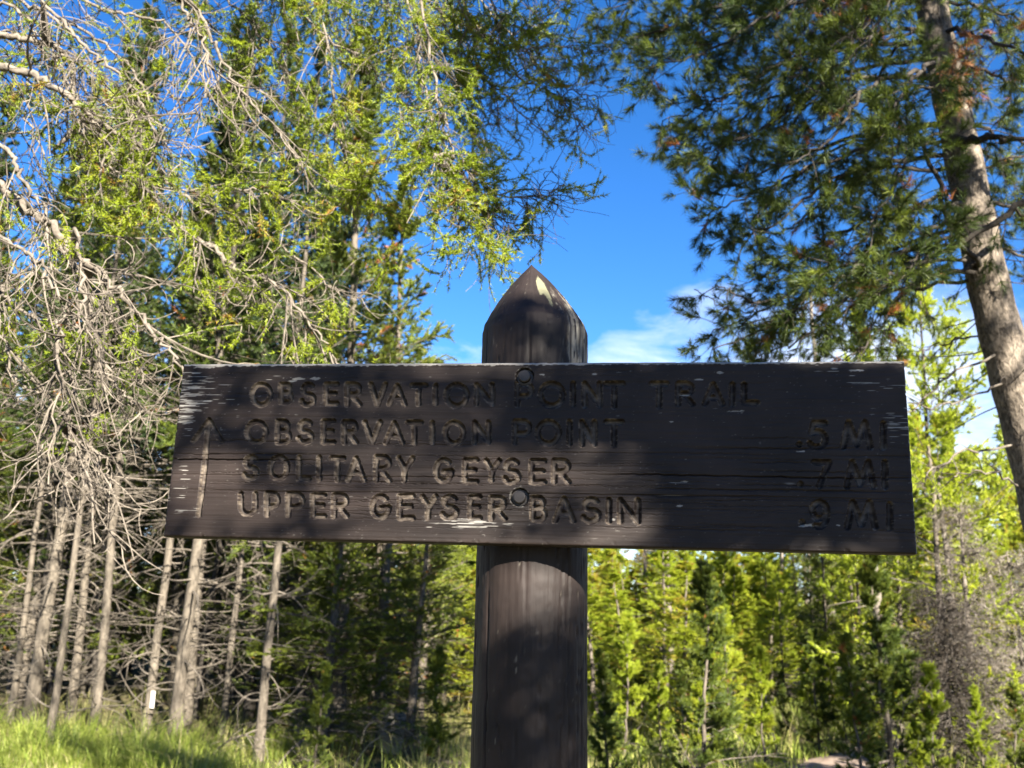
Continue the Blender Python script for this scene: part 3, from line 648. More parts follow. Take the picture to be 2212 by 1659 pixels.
# ------------------------------------------------------------------ big pine on the right
def tufts(mb, C, D, n, ln, wd, tint, spread=.9, shoot=.05):
    """brush-like pine tufts: shoots ending at C in direction D"""
    needles(mb, C-D*shoot, C, n, ln, wd, spread, tint, 0, 0, .45)
def pine_foliage(tw, nd, br, P, dens, ln=.062, wd=.0036, nn=46, tint=.5, r1=.0032, L1r=(.15, .45), droop=-.02, up=.02, n2=6, brown=.03):
    length = np.linalg.norm(np.diff(P, axis=0), axis=1).sum()
    n1 = max(3, int(length*dens))
    S, D, _, t = along(P[None], n1, .12, 1.0)
    D1 = side(D, R.uniform(.4, 1.2, n1)); D1[:, 2] += R.uniform(-.35, .1, n1); D1 = nrm(D1)
    L1 = R.uniform(*L1r, n1)*(1.15-.5*t)
    Q1 = walk(S, D1, L1, 6, droop, .2, .12)
    tubes(tw, Q1, np.linspace(1, .5, 6)[None]*r1, 4, R.uniform(.1, .6, n1))
    S, D, i2, t2 = along(Q1, n2, .25, 1.0)
    D2 = side(D, R.uniform(.35, 1.0, len(S))); D2[:, 2] += R.uniform(-.1, .25, len(S)); L2 = R.uniform(.05, .16, len(S))
    Q2 = walk(S, nrm(D2), L2, 4, up, .25, .12)
    tubes(tw, Q2, np.linspace(.0018, .0013, 4)[None], 3, R.uniform(.1, .6, len(S)))
    tt = np.clip(R.normal(tint, .12, len(S)), .05, .9); tt = np.where(R.uniform(size=len(S)) < brown, .98, tt)
    tufts(nd, Q2[:, 3], nrm(Q2[:, 3]-Q2[:, 2]), nn, ln, wd, tt)
    m = len(Q1); tufts(nd, Q1[:, 5], nrm(Q1[:, 5]-Q1[:, 4]), nn, ln, wd, np.clip(R.normal(tint, .12, m), .05, .9))
def big_pine():
    tpx = [(1985,-260),(1998,-120),(2016,30),(2040,150),(2072,300),(2102,450),(2132,600),(2162,720),(2196,850),(2236,1000),(2280,1200)]
    T = Us(tpx, 5.0)
    d = T[-1]-T[-3]; d = d/d[2]
    foot = T[-1]-np.array([d[0]*.6, 0, 1])*(T[-1][2]-0)
    foot[2] = float(ground_z(foot[0], foot[1]))-.05
    top = T[0]+(T[0]-T[2])*1.2
    C = np.vstack([top+(T[0]-T[2])*1.6, top, T, foot*.5+T[-1]*.5, foot])
    P = spline(C, 60)
    zz_ = P[:, 2]; rr_ = np.interp(zz_, [0, .3, 1.5, 3.5, 5.5, 9], [.19, .145, .132, .108, .086, .035])
    rr_ = rr_*(1+.03*np.sin(np.arange(60)*1.7))
    root = empty('lodgepole_pine', foot, 'tall leaning lodgepole pine at the right edge, its dark boughs reaching over the sign', 'tree')
    O = np.array(root.location)
    mb = MB(); tubes(mb, P, rr_[None], 22, .5); link('trunk', mb.me('trunk', [MAT['bark']], True, O), root)
    def at_y(y):
        y = np.clip(y, -260, 1200); xs = np.interp(y, [p[1] for p in tpx], [p[0] for p in tpx]); return U(xs, y, 5.0)
    tw = MB(); nd = MB()
    def bough(C, wpx, **k):
        C = np.asarray(C); n = 5*len(C)+4; Q = spline(C, n); Q[2:-1] += R.normal(0, .010, (n-3, 3))
        r0 = wpx*.5/F*5
        m = MB(); tubes(m, Q, np.linspace(r0, .003, n)[None], 8, .35); link('branch', m.me('branch', [MAT['limb']], True, O), root)
        if k.get('dens', 1): pine_foliage(tw, nd, None, Q, **k)
    # boughs with hand placed tips (picture x, y, metres ahead)
    tips = [(1310,20,4.6,-150),(1290,110,4.8,-60),(1400,150,4.5,0),(1390,60,5.4,-120),(1430,262,4.7,90),(1500,235,5.3,60),(1460,90,5.2,-40),(1520,330,4.5,170),
            (1500,300,5.4,120),(1530,420,5.1,260),(1500,470,4.6,300),(1600,440,5.3,260),(1560,530,4.8,360),(1650,520,5.5,330),(1620,610,5.1,430),
            (1540,755,4.8,560),(1500,735,5.2,520),(1660,700,4.5,500),(1640,770,5.0,600),(1750,700,5.6,480),(1760,600,4.4,400),(1720,350,4.3,150),(1700,180,4.4,-20),(1620,60,4.3,-160),
            (1740,40,5.8,-140),(1850,120,4.1,-60),(1900,300,4.1,120),(1880,480,4.2,280),(1820,780,4.6,590),(1940,620,4.3,420),(1850,250,5.8,80),(1780,440,5.9,260),(1560,20,5.0,-200),(1680,280,5.0,60),(1900,40,4.6,-120),(1790,130,5.0,-80)]
    for x, y, Y, ys in tips:
        a = at_y(ys); b = U(x, y, Y); mid = a*.5+b*.5+np.array([0, 0, .10+R.uniform(-.05, .1)]); q = a*.22+b*.78+np.array([0, 0, .03])
        bough([a, mid, q, b], R.uniform(9, 14), dens=R.uniform(9, 13), tint=R.uniform(.22, .52), brown=.02)
    # boughs to the right of the trunk and behind it
    for x, y, Y, ys in [(2330,-40,4.6,-180),(2360,120,5.2,0),(2300,260,5.8,120),(2380,420,5.2,260),(2340,560,5.5,420),(2200,60,6.0,-60),(2320,190,4.2,60),(2360,660,5.6,520),(2120,200,6.2,60),(2200,420,6.2,300),(2240,-60,4.2,-200)]:
        a = at_y(ys); b = U(x, y, Y); mid = a*.5+b*.5+np.array([0, 0, .08])
        bough([a, mid, b], R.uniform(9, 14), dens=13, tint=R.uniform(.3, .6), brown=.03)
    # named boughs traced from the picture
    bough(Us([(2060,300,4.95),(2110,300,4.8),(2170,297,4.7),(2260,306,4.6),(2360,300,4.5)]), 24, dens=2.5, L1r=(.1, .3))
    bough(Us([(2330,350,4.4),(2212,438,4.5),(2090,512,4.6),(1990,565,4.6),(1900,605,4.6),(1800,672,4.6),(1700,760,4.6)]), 17, dens=5, tint=.3)
    bough(Us([(2140,560,5.0),(2040,590,4.8),(1960,588,4.8),(1850,600,4.8),(1740,640,4.8),(1640,650,4.8),(1580,632,4.8),(1545,615,4.8)]), 10, dens=6, tint=.4)
    bough(Us([(2130,600,5.0),(2050,470,4.7),(1985,300,4.7),(1880,220,4.7),(1770,180,4.7),(1690,110,4.7)]), 13, dens=7, tint=.35)
    bough(Us([(1640,650,4.8),(1600,672,4.8),(1560,660,4.8),(1500,555+70,4.8)]), 3, dens=0)
    # dead sticks low on the trunk
    for C, wpx in [(([(2170,760,5),(2080,790,4.8),(2010,850,4.8),(1940,900,4.8)]), 7), ([(2190,820,5),(2110,850,4.8),(2040,880,4.7),(1960,870,4.7)], 6), ([(2200,960,5),(2100,975,4.8),(2020,1010,4.7),(1975,1045,4.7)], 6),
                   ([(2160,700,5),(2060,740,5.2),(1980,760,5.3)], 6), ([(2200,1050,5),(2130,1020,4.7),(2060,1030,4.6)], 5), ([(2090,380,5),(2190,340,4.9),(2290,330,4.8)], 7), ([(2020,190,5),(1960,185,4.8),(1925,175,4.8)], 9)]:
        Q = spline(Us(C), 14); Q[2:-1] += R.normal(0, .012, (11, 3)); m = MB(); tubes(m, Q, np.linspace(wpx*.5/F*5, .003, 14)[None], 6, .6)
        link('dead_branch', m.me('dead_branch', [MAT['twig']], True, O), root)
        S, D, i_, t_ = along(Q[None], 9, .3, 1); W = walk(S, side(D, .8), R.uniform(.08, .3, 9), 6, -.03, .3, .12); tubes(tw, W, np.linspace(.003, .001, 6)[None], 3, .7)
    # short twigs and puffs straight off the trunk
    S, D, i_, t_ = along(P[None, :45], 60, .1, 1); Dd = side(D, R.uniform(1.1, 1.6, 60)); W = walk(S+Dd*.08, Dd, R.uniform(.12, .5, 60), 6, -.03, .25, .12); tubes(tw, W, np.linspace(.0045, .0015, 6)[None], 4, .6)
    k = R.uniform(size=60) < .55; tufts(nd, W[k, 5], nrm(W[k, 5]-W[k, 4]), 60, .05, .003, R.normal(.45, .1, k.sum()))
    # two rusty dead clumps
    nb = MB()
    for x, y, Y, r in [(2078,160,4.7,.09),(2088,120,4.7,.06),(1850,18,4.6,.10),(1800,10,4.6,.07),(2070,210,4.7,.06)]:
        c = U(x, y, Y); S = c+R.normal(0, r, (26, 3))*np.array([.8, .8, 1]); d_ = rdir(26); tufts(nb, S, d_, 22, .05, .003, R.uniform(.3, .9, 26)); tubes(tw, np.stack([np.repeat(c[None], 26, 0), S], 1), .0016, 3, .5)
    link('dead_needles', nb.me('dead_needles', [MAT['brown']], False, O), root)['kind'] = 'stuff'
    link('twigs', tw.me('twigs', [MAT['limb']], False, O), root)['kind'] = 'stuff'
    link('needles', nd.me('needles', [MAT['pine']], False, O), root)['kind'] = 'stuff'
    print('pine', tw.ntri(), nd.ntri())
big_pine()
# ------------------------------------------------------------------ forest
def hit(x, y):
    d = ray(x, y); p = CAM+d*(-CAMZ/d[2])
    for _ in range(3):
        p = CAM+d*((float(ground_z(p[0], p[1]))-CAMZ)/d[2])
    return p
def pine_variant(seed, h, crown0, rt, half, nbr=60, dead=(0, 0, 0), needle=(.05, .006), nn=12, n1=9, shape=.8, taper=.9, leafmat='pine', tint=.5, droop=-.02, rise=.05, tufting=3, lean=.02, sub=True, twigs=True):
    """meshes (trunk, dead_branches, crown) of one young conifer standing at the origin"""
    global R
    keep = R; R = np.random.default_rng(seed)
    k = 16; z = np.linspace(-.1, h, k); lx = R.normal(0, lean); ly = R.normal(0, lean)
    c = np.cumsum(R.normal(0, .012, (k, 2)), 0)
    P = np.stack([c[:, 0]+lx*z, c[:, 1]+ly*z, z], -1)
    rr_ = np.interp(z, [-.1, .25, h], [rt*1.35, rt, rt*.12])
    tr = MB(); tubes(tr, P, rr_[None], 9, .5)
    def pos(zq): return np.stack([np.interp(zq, z, P[:, 0]), np.interp(zq, z, P[:, 1]), zq], -1)
    db = MB()
    if dead[0]:
        n, z0, z1_ = dead
        zq = R.uniform(z0, z1_, n); a = R.uniform(0, 6.283, n); S = pos(zq)
        D = np.stack([np.cos(a), np.sin(a), R.uniform(-.25, .25, n)], -1)
        W = walk(S, D, R.uniform(.35, 1.25, n)*np.interp(zq, [z0, z1_], [.75, 1]), 8, R.choice([-.10, .05, .09], n), .16, .09)
        tubes(db, W, np.linspace(1, .3, 8)[None]*R.uniform(.006, .012, n)[:, None], 4, R.uniform(.1, .9, n))
        S2, D2, _, _ = along(W, 3, .25, 1); W2 = walk(S2, side(D2, .75), R.uniform(.08, .4, len(S2)), 4, R.choice([-.08, .1], len(S2)), .22, .1)
        tubes(db, W2, np.linspace(.0042, .0016, 4)[None], 3, R.uniform(.1, .9, len(S2)))
    cr_ = MB()
    n = nbr; zq = crown0+(h-crown0)*R.uniform(0, 1, n)**.85
    u = (zq-crown0)/(h-crown0); a = R.uniform(0, 6.283, n); S = pos(zq)
    env = half*(np.clip(1-u, 0, 1)**shape*.92+.08)*np.clip(.55+u*4, 0, 1)
    D = np.stack([np.cos(a), np.sin(a), np.interp(u, [0, 1], [-.05, .9])+R.normal(0, .12, n)], -1)
    W = walk(S, D, env*R.uniform(.55, 1.15, n), 6, rise, .08, .07)
    if twigs: tubes(cr_, W, np.linspace(1, .35, 6)[None]*np.clip(rt*.22*(1.1-u), .003, .02)[:, None], 4, .4, 1)
    S1, D1, i1, t1 = along(W, n1, .15, 1.0)
    d1 = side(D1, R.uniform(.4, 1.1, len(S1)), .3)
    L1 = np.clip(env[i1]*.42, .1, .45)*R.uniform(.5, 1.1, len(S1))*(1.15-.6*t1)
    W1 = walk(S1, d1, L1, 4, rise+droop, .2, .12)
    if twigs: W1s = W1[::2, ::3]; tubes(cr_, W1s, np.array([[.0035, .0015]]), 3, .4, 1)
    bt = np.clip(tint+R.normal(0, .10, n)[i1]+R.normal(0, .07, len(S1)), 0, .95)
    bt = np.where(R.uniform(size=len(S1)) < .012, 1., bt)
    for q in range(tufting):
        e = 3-q*.9; i = int(math.floor(e)); f_ = e-i; j = min(i+1, 3)
        C = W1[:, i]*(1-f_)+W1[:, j]*f_; dd_ = nrm(W1[:, min(i+1, 3)]-W1[:, max(i-1, 0)])
        needles(cr_, C-dd_*.06, C, nn, needle[0], needle[1], .85, bt+.05*(q == 0), 0, 0, .4)
    tipn = W[:, 5]; tufts(cr_, tipn, nrm(W[:, 5]-W[:, 4]), nn*2, needle[0]*1.1, needle[1], np.clip(tint+.1+R.normal(0, .08, n), 0, .95), .8, .12)
    R = keep
    return tr, db, cr_
NT = 0
def tree_src(nm, v, leafmat, bark='thinbark', far=False):
    tr, db, cr_ = v
    if far:
        m = MB()
        for s_, mt in ((tr, 1), ):
            off = m.n; V = np.concatenate(s_.V); m.add(V, None, np.concatenate(s_.Q), np.concatenate(s_.t), 1)
        V = np.concatenate(cr_.V); off = m.n; m.V.append(V); m.t.append(np.concatenate(cr_.t)); m.n += len(V)
        for T, tm in zip(cr_.T, cr_.tm): m.T.append(T+off); m.tm.append(tm)
        for Q, qm in zip(cr_.Q, cr_.qm): m.Q.append(Q+off); m.qm.append(qm)
        return {'all': m.me(nm, [MAT[leafmat], MAT[bark]])}
    d = {'trunk': tr.me('trunk', [MAT[bark]], True), 'crown': cr_.me('crown', [MAT[leafmat], MAT['twig']])}
    if db.n: d['dead_branches'] = db.me('dead_branches', [MAT['twig']])
    return d
def plant(src, name, p, rz, s, label, cat='tree', group=None):
    global NT
    NT += 1
    if 'all' in src:
        o = link(name, src['all'], None, p); tag(o, label, cat, group)
    else:
        o = empty(name, p, label, cat, group)
        for kx, me in src.items():
            c = link(kx, me, o)
            if kx != 'trunk': c['kind'] = 'stuff'
    o.rotation_euler = (rg.normal(0, .025) if group and group[:7] != "slender" else 0, rg.normal(0, .025) if group and group[:7] != 'slender' else 0, rz); o.scale = (s, s, s) if np.isscalar(s) else s
    return o
# slender trunks on the left, dead branches below, crowns above
LP = [tree_src('pole', pine_variant(20+i, 8.6+.5*i, 2.7+.3*i, .062, 1.1, 105, (52, .25, 4.0), (.06, .017), 11, 9, leafmat='pine', tint=.32), 'pine') for i in range(3)]
DK = [tree_src('dark', pine_variant(40+i, 8.5, .35, .085, 1.30, 150, (24, .2, 2.0), (.057, .0145), 15, 12, leafmat='pine', tint=.58, shape=.7, rise=.03), 'pine') for i in range(3)]
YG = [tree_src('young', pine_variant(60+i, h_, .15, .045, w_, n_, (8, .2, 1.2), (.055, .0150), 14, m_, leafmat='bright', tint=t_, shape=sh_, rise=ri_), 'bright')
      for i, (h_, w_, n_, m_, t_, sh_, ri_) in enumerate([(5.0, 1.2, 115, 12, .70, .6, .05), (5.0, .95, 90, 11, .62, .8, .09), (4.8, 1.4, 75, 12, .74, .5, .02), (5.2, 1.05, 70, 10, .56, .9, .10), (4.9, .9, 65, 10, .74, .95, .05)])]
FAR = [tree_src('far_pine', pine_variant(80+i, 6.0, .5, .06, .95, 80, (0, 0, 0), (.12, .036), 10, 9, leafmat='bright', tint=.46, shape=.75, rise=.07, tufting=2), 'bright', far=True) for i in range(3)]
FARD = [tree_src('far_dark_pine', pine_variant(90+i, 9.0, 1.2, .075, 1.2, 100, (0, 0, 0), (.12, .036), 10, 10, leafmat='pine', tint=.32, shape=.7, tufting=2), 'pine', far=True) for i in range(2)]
rg = np.random.default_rng(77)
def at_px(x, Y): q = U(x, 1321, Y); return np.array([q[0], q[1], float(ground_z(q[0], q[1]))])
left = [
 (62, 1572, 30, 'thick pale pole trunk near the left edge of the picture, second from the border'),
 (20, 1560, 14, 'leftmost thin pole trunk, hugging the left border of the picture'),
 (105, 1600, 16, 'thin brownish pole trunk just right of the thick pale one at the left edge'),
 (152, 1562, 20, 'dim bare pole trunk half hidden by dead twigs, third gap from the left'),
 (206, 1585, 20, 'straight sunlit pole trunk between the dim trunk and the blazed one'),
 (309, 1596, 19, 'slim sunlit pole trunk carrying a white blaze above the grass'),
 (372, 1622, 28, 'brightest pale trunk standing foremost in the grass under the left end of the board'),
 (404, 1592, 22, 'pale trunk close behind the brightest one under the left end of the board'),
 (476, 1600, 15, 'dim thin trunk right of the pale pair under the board'),
 (557, 1642, 20, 'tall shaded trunk rooted in the long grass midway between board end and post'),
 (640, 1575, 12, 'slender dark trunk left of the dense green pines')]
blazed = None
for i, (x, yb, wpx, lab) in enumerate(left):
    p = hit(x, yb); dist_ = p[1]; s = wpx/F*dist_/(.062*2)
    s = float(np.clip(s, .55, 1.35))
    o = plant(LP[i % 3], 'pole_pine', p, rg.uniform(0, 6.28), (s, s, min(1.1, .75+.3*s)), lab, 'tree', 'slender pole pines on the left')
    if 'blaze above' in lab: blazed = (o, p, s)
# white blaze
o, p, s = blazed
c0 = U(321, 1512, p[1]-.13); mb = MB()
an = np.linspace(-1.9, -1.1, 7); rz_ = .062*s*1.04+.002
Vb_ = []
for zz_i in (-.095, .095):
    for a in an: Vb_.append([c0[0]+.02+rz_*math.cos(a)*1.1, p[1]+rz_*math.sin(a)*1.35, c0[2]+zz_i])
Vb_ = np.array(Vb_); k = np.arange(6); Qb_ = np.stack([k, k+1, k+8, k+7], -1); mb.add(Vb_, None, Qb_)
mw, t, oo = newmat('white_blaze_paint'); pb = N(t, 'ShaderNodeBsdfPrincipled', i_Roughness=.7); pb.inputs['Base Color'].default_value = (.42, .41, .38, 1); L(t, pb, 0, oo, 0)
# put the blaze on the real trunk axis
tr_me = LP[5 % 3]['trunk']
bl = link('blaze', mb.me('blaze', [mw]), None); bl.parent = o
bpy.context.view_layer.update(); bl.matrix_parent_inverse = o.matrix_world.inverted(); bl['label'] = 'white rectangular blaze on the trunk'
# dense pines left of the post
for x, yb, s, h, lab in [(725, 1600, 1.12, 1.12, 'tall dense dark pine left of the post, the left one of two'), (822, 1590, .95, .86, 'dense pine just left of the post whose lit edge meets the sky'),
                      (905, 1560, .8, .62, 'shorter dark pine tucked against the left side of the post'), (640, 1540, .95, .95, 'dark green pine behind the left half of the board'), (960, 1530, .62, .42, 'small pine showing yellow-green right beside the post shaft'), (690, 1640, .8, .42, 'low bushy dark pine in front of the two tall ones'), (880, 1640, .7, .36, 'low dark pine boughs in front of the tan boulder'), (590, 1560, .8, .62, 'bushy dark pine under the letters, left of the tall dark pair'), (1000, 1500, .9, .5, 'green pine filling the gap behind the post shaft'), (780, 1500, 1.0, .8, 'dense pine seen between and behind the two tall dark ones')]:
    plant(DK[NT % 3], 'dense_pine', hit(x, yb), rg.uniform(0, 6.28), (s, s, h), lab, 'tree')
# the deep stand behind; darker bark puts crown shade into its stems
LP_SHADED = [dict(v) for v in LP]
for i, v in enumerate(LP_SHADED):
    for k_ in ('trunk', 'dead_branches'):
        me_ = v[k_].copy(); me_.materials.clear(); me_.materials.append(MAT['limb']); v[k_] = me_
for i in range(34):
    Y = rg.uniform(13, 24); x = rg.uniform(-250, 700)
    s = rg.uniform(.7, 1.15); plant(LP_SHADED[i % 3], 'pole_pine', at_px(x, Y), rg.uniform(0, 6.28), s, 'thin bare-stemmed pine crowded in the dark stand behind the left trunks', 'tree', 'pines of the dark stand on the left')
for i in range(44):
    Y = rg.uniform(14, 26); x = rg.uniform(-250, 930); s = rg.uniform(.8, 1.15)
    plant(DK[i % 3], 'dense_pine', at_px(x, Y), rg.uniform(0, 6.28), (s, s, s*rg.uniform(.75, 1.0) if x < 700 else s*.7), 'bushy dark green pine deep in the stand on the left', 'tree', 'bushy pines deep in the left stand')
# the sunny young wood on the right
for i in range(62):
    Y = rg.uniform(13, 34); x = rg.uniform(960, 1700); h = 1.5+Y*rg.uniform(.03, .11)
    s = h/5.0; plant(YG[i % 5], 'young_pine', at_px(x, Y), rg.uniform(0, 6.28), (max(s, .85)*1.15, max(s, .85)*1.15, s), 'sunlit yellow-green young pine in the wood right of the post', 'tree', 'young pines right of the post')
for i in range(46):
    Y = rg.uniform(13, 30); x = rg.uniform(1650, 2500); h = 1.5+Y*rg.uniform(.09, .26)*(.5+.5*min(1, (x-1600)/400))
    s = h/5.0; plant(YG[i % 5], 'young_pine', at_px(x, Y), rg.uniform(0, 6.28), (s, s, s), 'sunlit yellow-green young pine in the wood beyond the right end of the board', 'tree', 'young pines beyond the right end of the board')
for i in range(120):
    Y = rg.uniform(34, 75); x = rg.uniform(900, 2600) ; h = 1.5+Y*rg.uniform(.04, .085)
    s = h/6.0; plant(FAR[i % 3], 'young_pine', at_px(x, Y), rg.uniform(0, 6.28), (s, s, s), 'small far yellow-green pine in the wood behind the board', 'tree', 'far young pines')
for i in range(75):
    Y = rg.uniform(25, 55); x = rg.uniform(-500, 1150); h = 1.5+Y*rg.uniform(.12, .30)
    s = h/9.0; plant(FARD[i % 2], 'dense_pine', at_px(x, Y), rg.uniform(0, 6.28), (s*1.1, s*1.1, s), 'far dark pine closing the background on the left', 'tree', 'far dark pines on the left')
for i in range(9):
    Y = rg.uniform(13, 24); x = rg.uniform(1330, 2250); s = rg.uniform(.42, .62)
    plant(DK[i % 3], 'dense_pine', at_px(x, Y), rg.uniform(0, 6.28), (s*1.1, s*1.1, s*(.7 if x < 1650 else 1.)), 'darker bushy pine standing among the yellow-green young pines', 'tree', 'darker pines in the sunny wood')
# singled-out trees on the right
p = at_px(1884, 14.0); plant(YG[1], 'young_pine', p, 1.1, (1.0, 1.0, 1.36), 'tallest yellow-green young pine rising above the right half of the board', 'tree')
p = at_px(2010, 11.5); plant(YG[2], 'young_pine', p, 2.1, (1.05, 1.05, 1.25), 'bright young pine between the end of the board and the leaning trunk', 'tree')
p = at_px(1985, 16); plant(DK[1], 'dense_pine', p, .4, (.8, .8, .55), 'dark pine low below the right corner of the board', 'tree')
SAP = [tree_src('sapling', pine_variant(120+i, 1.9, .12, .022, .42, 60, (5, .1, .5), (.045, .008), 22, 10, leafmat='pine', tint=.55, shape=.6, rise=.12), 'pine') for i in range(3)]
SAPB = [tree_src('sapling', pine_variant(130+i, 1.9, .12, .02, .42, 50, (5, .1, .5), (.045, .008), 22, 10, leafmat='bright', tint=.5, shape=.6, rise=.12), 'bright') for i in range(3)]
for x, Y, s, src, lab in [(1512, 8.6, .98, SAP[0], 'dark upright pine sapling right of the post, taller than its neighbours'), (1905, 9.6, 1.25, SAP[1], 'dark pine sapling with thick lower boughs before the dead brush'),
        (1838, 8.9, .72, SAP[2], 'low spreading dark sapling beside the path'), (1640, 9.2, .62, SAPB[0], 'small bright sapling on the near edge of the path'), (1420, 9.6, .55, SAPB[1], 'little bright sapling between the boulder and the dark sapling'),
        (1310, 9.0, .62, SAP[1], 'green sapling touching the right side of the post low down'), (1345, 10.5, .8, SAPB[2], 'bright sapling just left of the pale boulder'), (1755, 12.0, .75, SAP[0], 'dark sapling standing behind the bend of the path'),
        (1990, 9.3, .62, SAPB[1], 'small green sapling at the foot of the dead brush'), (2090, 9.5, .5, SAPB[0], 'small green sapling in front of the fallen log'), (1560, 12.5, .9, SAPB[2], 'bright sapling behind the dark upright one'),
        (700, 9.9, .55, SAP[2], 'dark little sapling in the shade left of the post'), (960, 9.7, .6, SAP[0], 'dark sapling hard against the left side of the post'), (610, 11.5, .6, SAP[1], 'dark sapling among the grass tufts under the board')]:
    plant(src, 'pine_sapling', at_px(x, Y), rg.uniform(0, 6.28), s, lab, 'sapling')
for i in range(60):
    Y = rg.uniform(9.2, 22); x = rg.uniform(1240, 2400)
    q_ = at_px(x, Y)
    if abs(q_[0]-(3.2 if Y < 10.8 else 3.3+(Y-10.8)*1.4)) < .6: continue
    plant((SAPB+SAP[:1])[i % 4], 'pine_sapling', q_, rg.uniform(0, 6.28), rg.uniform(.25, .7), 'knee-high pine seedling in the undergrowth right of the post', 'sapling', 'seedlings in the undergrowth')
# dead brushy fir and grey snags
def dead_brush(px, Y, h, half, lab, seed, thick=.05, n=150, mt='twig'):
    global R
    keep = R; R = np.random.default_rng(seed); p = at_px(px, Y)
    root = empty('dead_fir', p, lab, 'dead tree')
    m = MB(); z = np.linspace(-.05, h, 12); P = np.stack([np.cumsum(R.normal(0, .015, 12)), np.cumsum(R.normal(0, .015, 12)), z], -1)
    tubes(m, P, np.linspace(thick, thick*.2, 12)[None], 9, .7); link('trunk', m.me('trunk', [MAT[mt]], True), root)
    zq = R.uniform(.15, h, n); a = R.uniform(0, 6.28, n); S = np.stack([np.interp(zq, z, P[:, 0]), np.interp(zq, z, P[:, 1]), zq], -1)
    D = np.stack([np.cos(a), np.sin(a), R.uniform(-.5, .3, n)], -1); W = walk(S, D, half*(1.1-.7*zq/h)*R.uniform(.5, 1.1, n), 6, -.04, .2, .12)
    b = MB(); tubes(b, W, np.linspace(.008, .002, 6)[None], 4, R.uniform(.2, .9, n))
    S, D, _, _ = along(W, 14, .1, 1); W2 = walk(S, side(D, .9), R.uniform(.06, .28, len(S)), 5, -.05, .35, .15)
    tubes(b, W2, np.linspace(.003, .0012, 5)[None], 3, R.uniform(.1, .9, len(S)))
    S, D, _, _ = along(W2, 3, .1, 1); needles(b, S, S+D*.03, 3, .05, .006, .9, R.uniform(0, .8, len(S)), 0, 1)
    o_ = link('dead_branches', b.me('dead_branches', [MAT[mt], MAT['deadbrush' if mt == 'twig' else 'darkbrush']]), root); o_['kind'] = 'stuff'; R = keep
dead_brush(2085, 11.0, 2.9, .72, 'dead grey-brown fir with matted twigs at the lower right', 201, .055, 120)
dead_brush(2035, 10.4, 1.9, .75, 'dark brown dead bush left of the grey dead fir', 202, .03, 150, 'limb')
dead_brush(2190, 11.5, 2.3, .9, 'bleached dead brush at the right border', 203, .04, 150)
dead_brush(1330+60, 17, 4.2, .5, 'grey brushy snag behind the pale boulder', 204, .06, 110)
def snag(px, Y, h, r, lab, seed, nb_=26):
    global R
    keep = R; R = np.random.default_rng(seed); p = at_px(px, Y); root = empty('dead_snag', p, lab, 'dead tree')
    m = MB(); z = np.linspace(-.05, h, 14); P = np.stack([np.cumsum(R.normal(0, .01, 14)), np.cumsum(R.normal(0, .01, 14)), z], -1)
    tubes(m, P, np.linspace(r, r*.35, 14)[None], 8, .9); link('trunk', m.me('trunk', [MAT['twig']], True), root)
    zq = R.uniform(.5, h, nb_); a = R.uniform(0, 6.28, nb_); S = np.stack([np.interp(zq, z, P[:, 0]), np.interp(zq, z, P[:, 1]), zq], -1)
    W = walk(S, np.stack([np.cos(a), np.sin(a), R.uniform(-.4, .2, nb_)], -1), R.uniform(.15, .6, nb_), 6, -.03, .2, .1)
    b = MB(); tubes(b, W, np.linspace(.009, .003, 6)[None], 4, .8); link('dead_branches', b.me('dead_branches', [MAT['twig']]), root)['kind'] = 'stuff'; R = keep
snag(1800, 23, 9.6, .12, 'thin pale dead trunk rising behind the right half of the board', 301)
snag(1690, 19, 3.8, .07, 'short pale snag among the bright pines right of the dark sapling', 302)
snag(1450, 15, 3.2, .06, 'pale leaning snag between the boulder and the dark sapling', 303)
snag(1745, 23, 4.9, .07, 'slim white snag in the middle of the sunny wood', 304)
snag(1630, 26, 5.0, .08, 'far pale snag under the middle of the board', 305)
snag(2062, 11.6, 3.4, .06, 'straight grey dead pole standing against the dead fir', 306)
snag(1903, 11.0, 2.9, .10, 'dark stout stump-like trunk below the right corner of the board', 307)

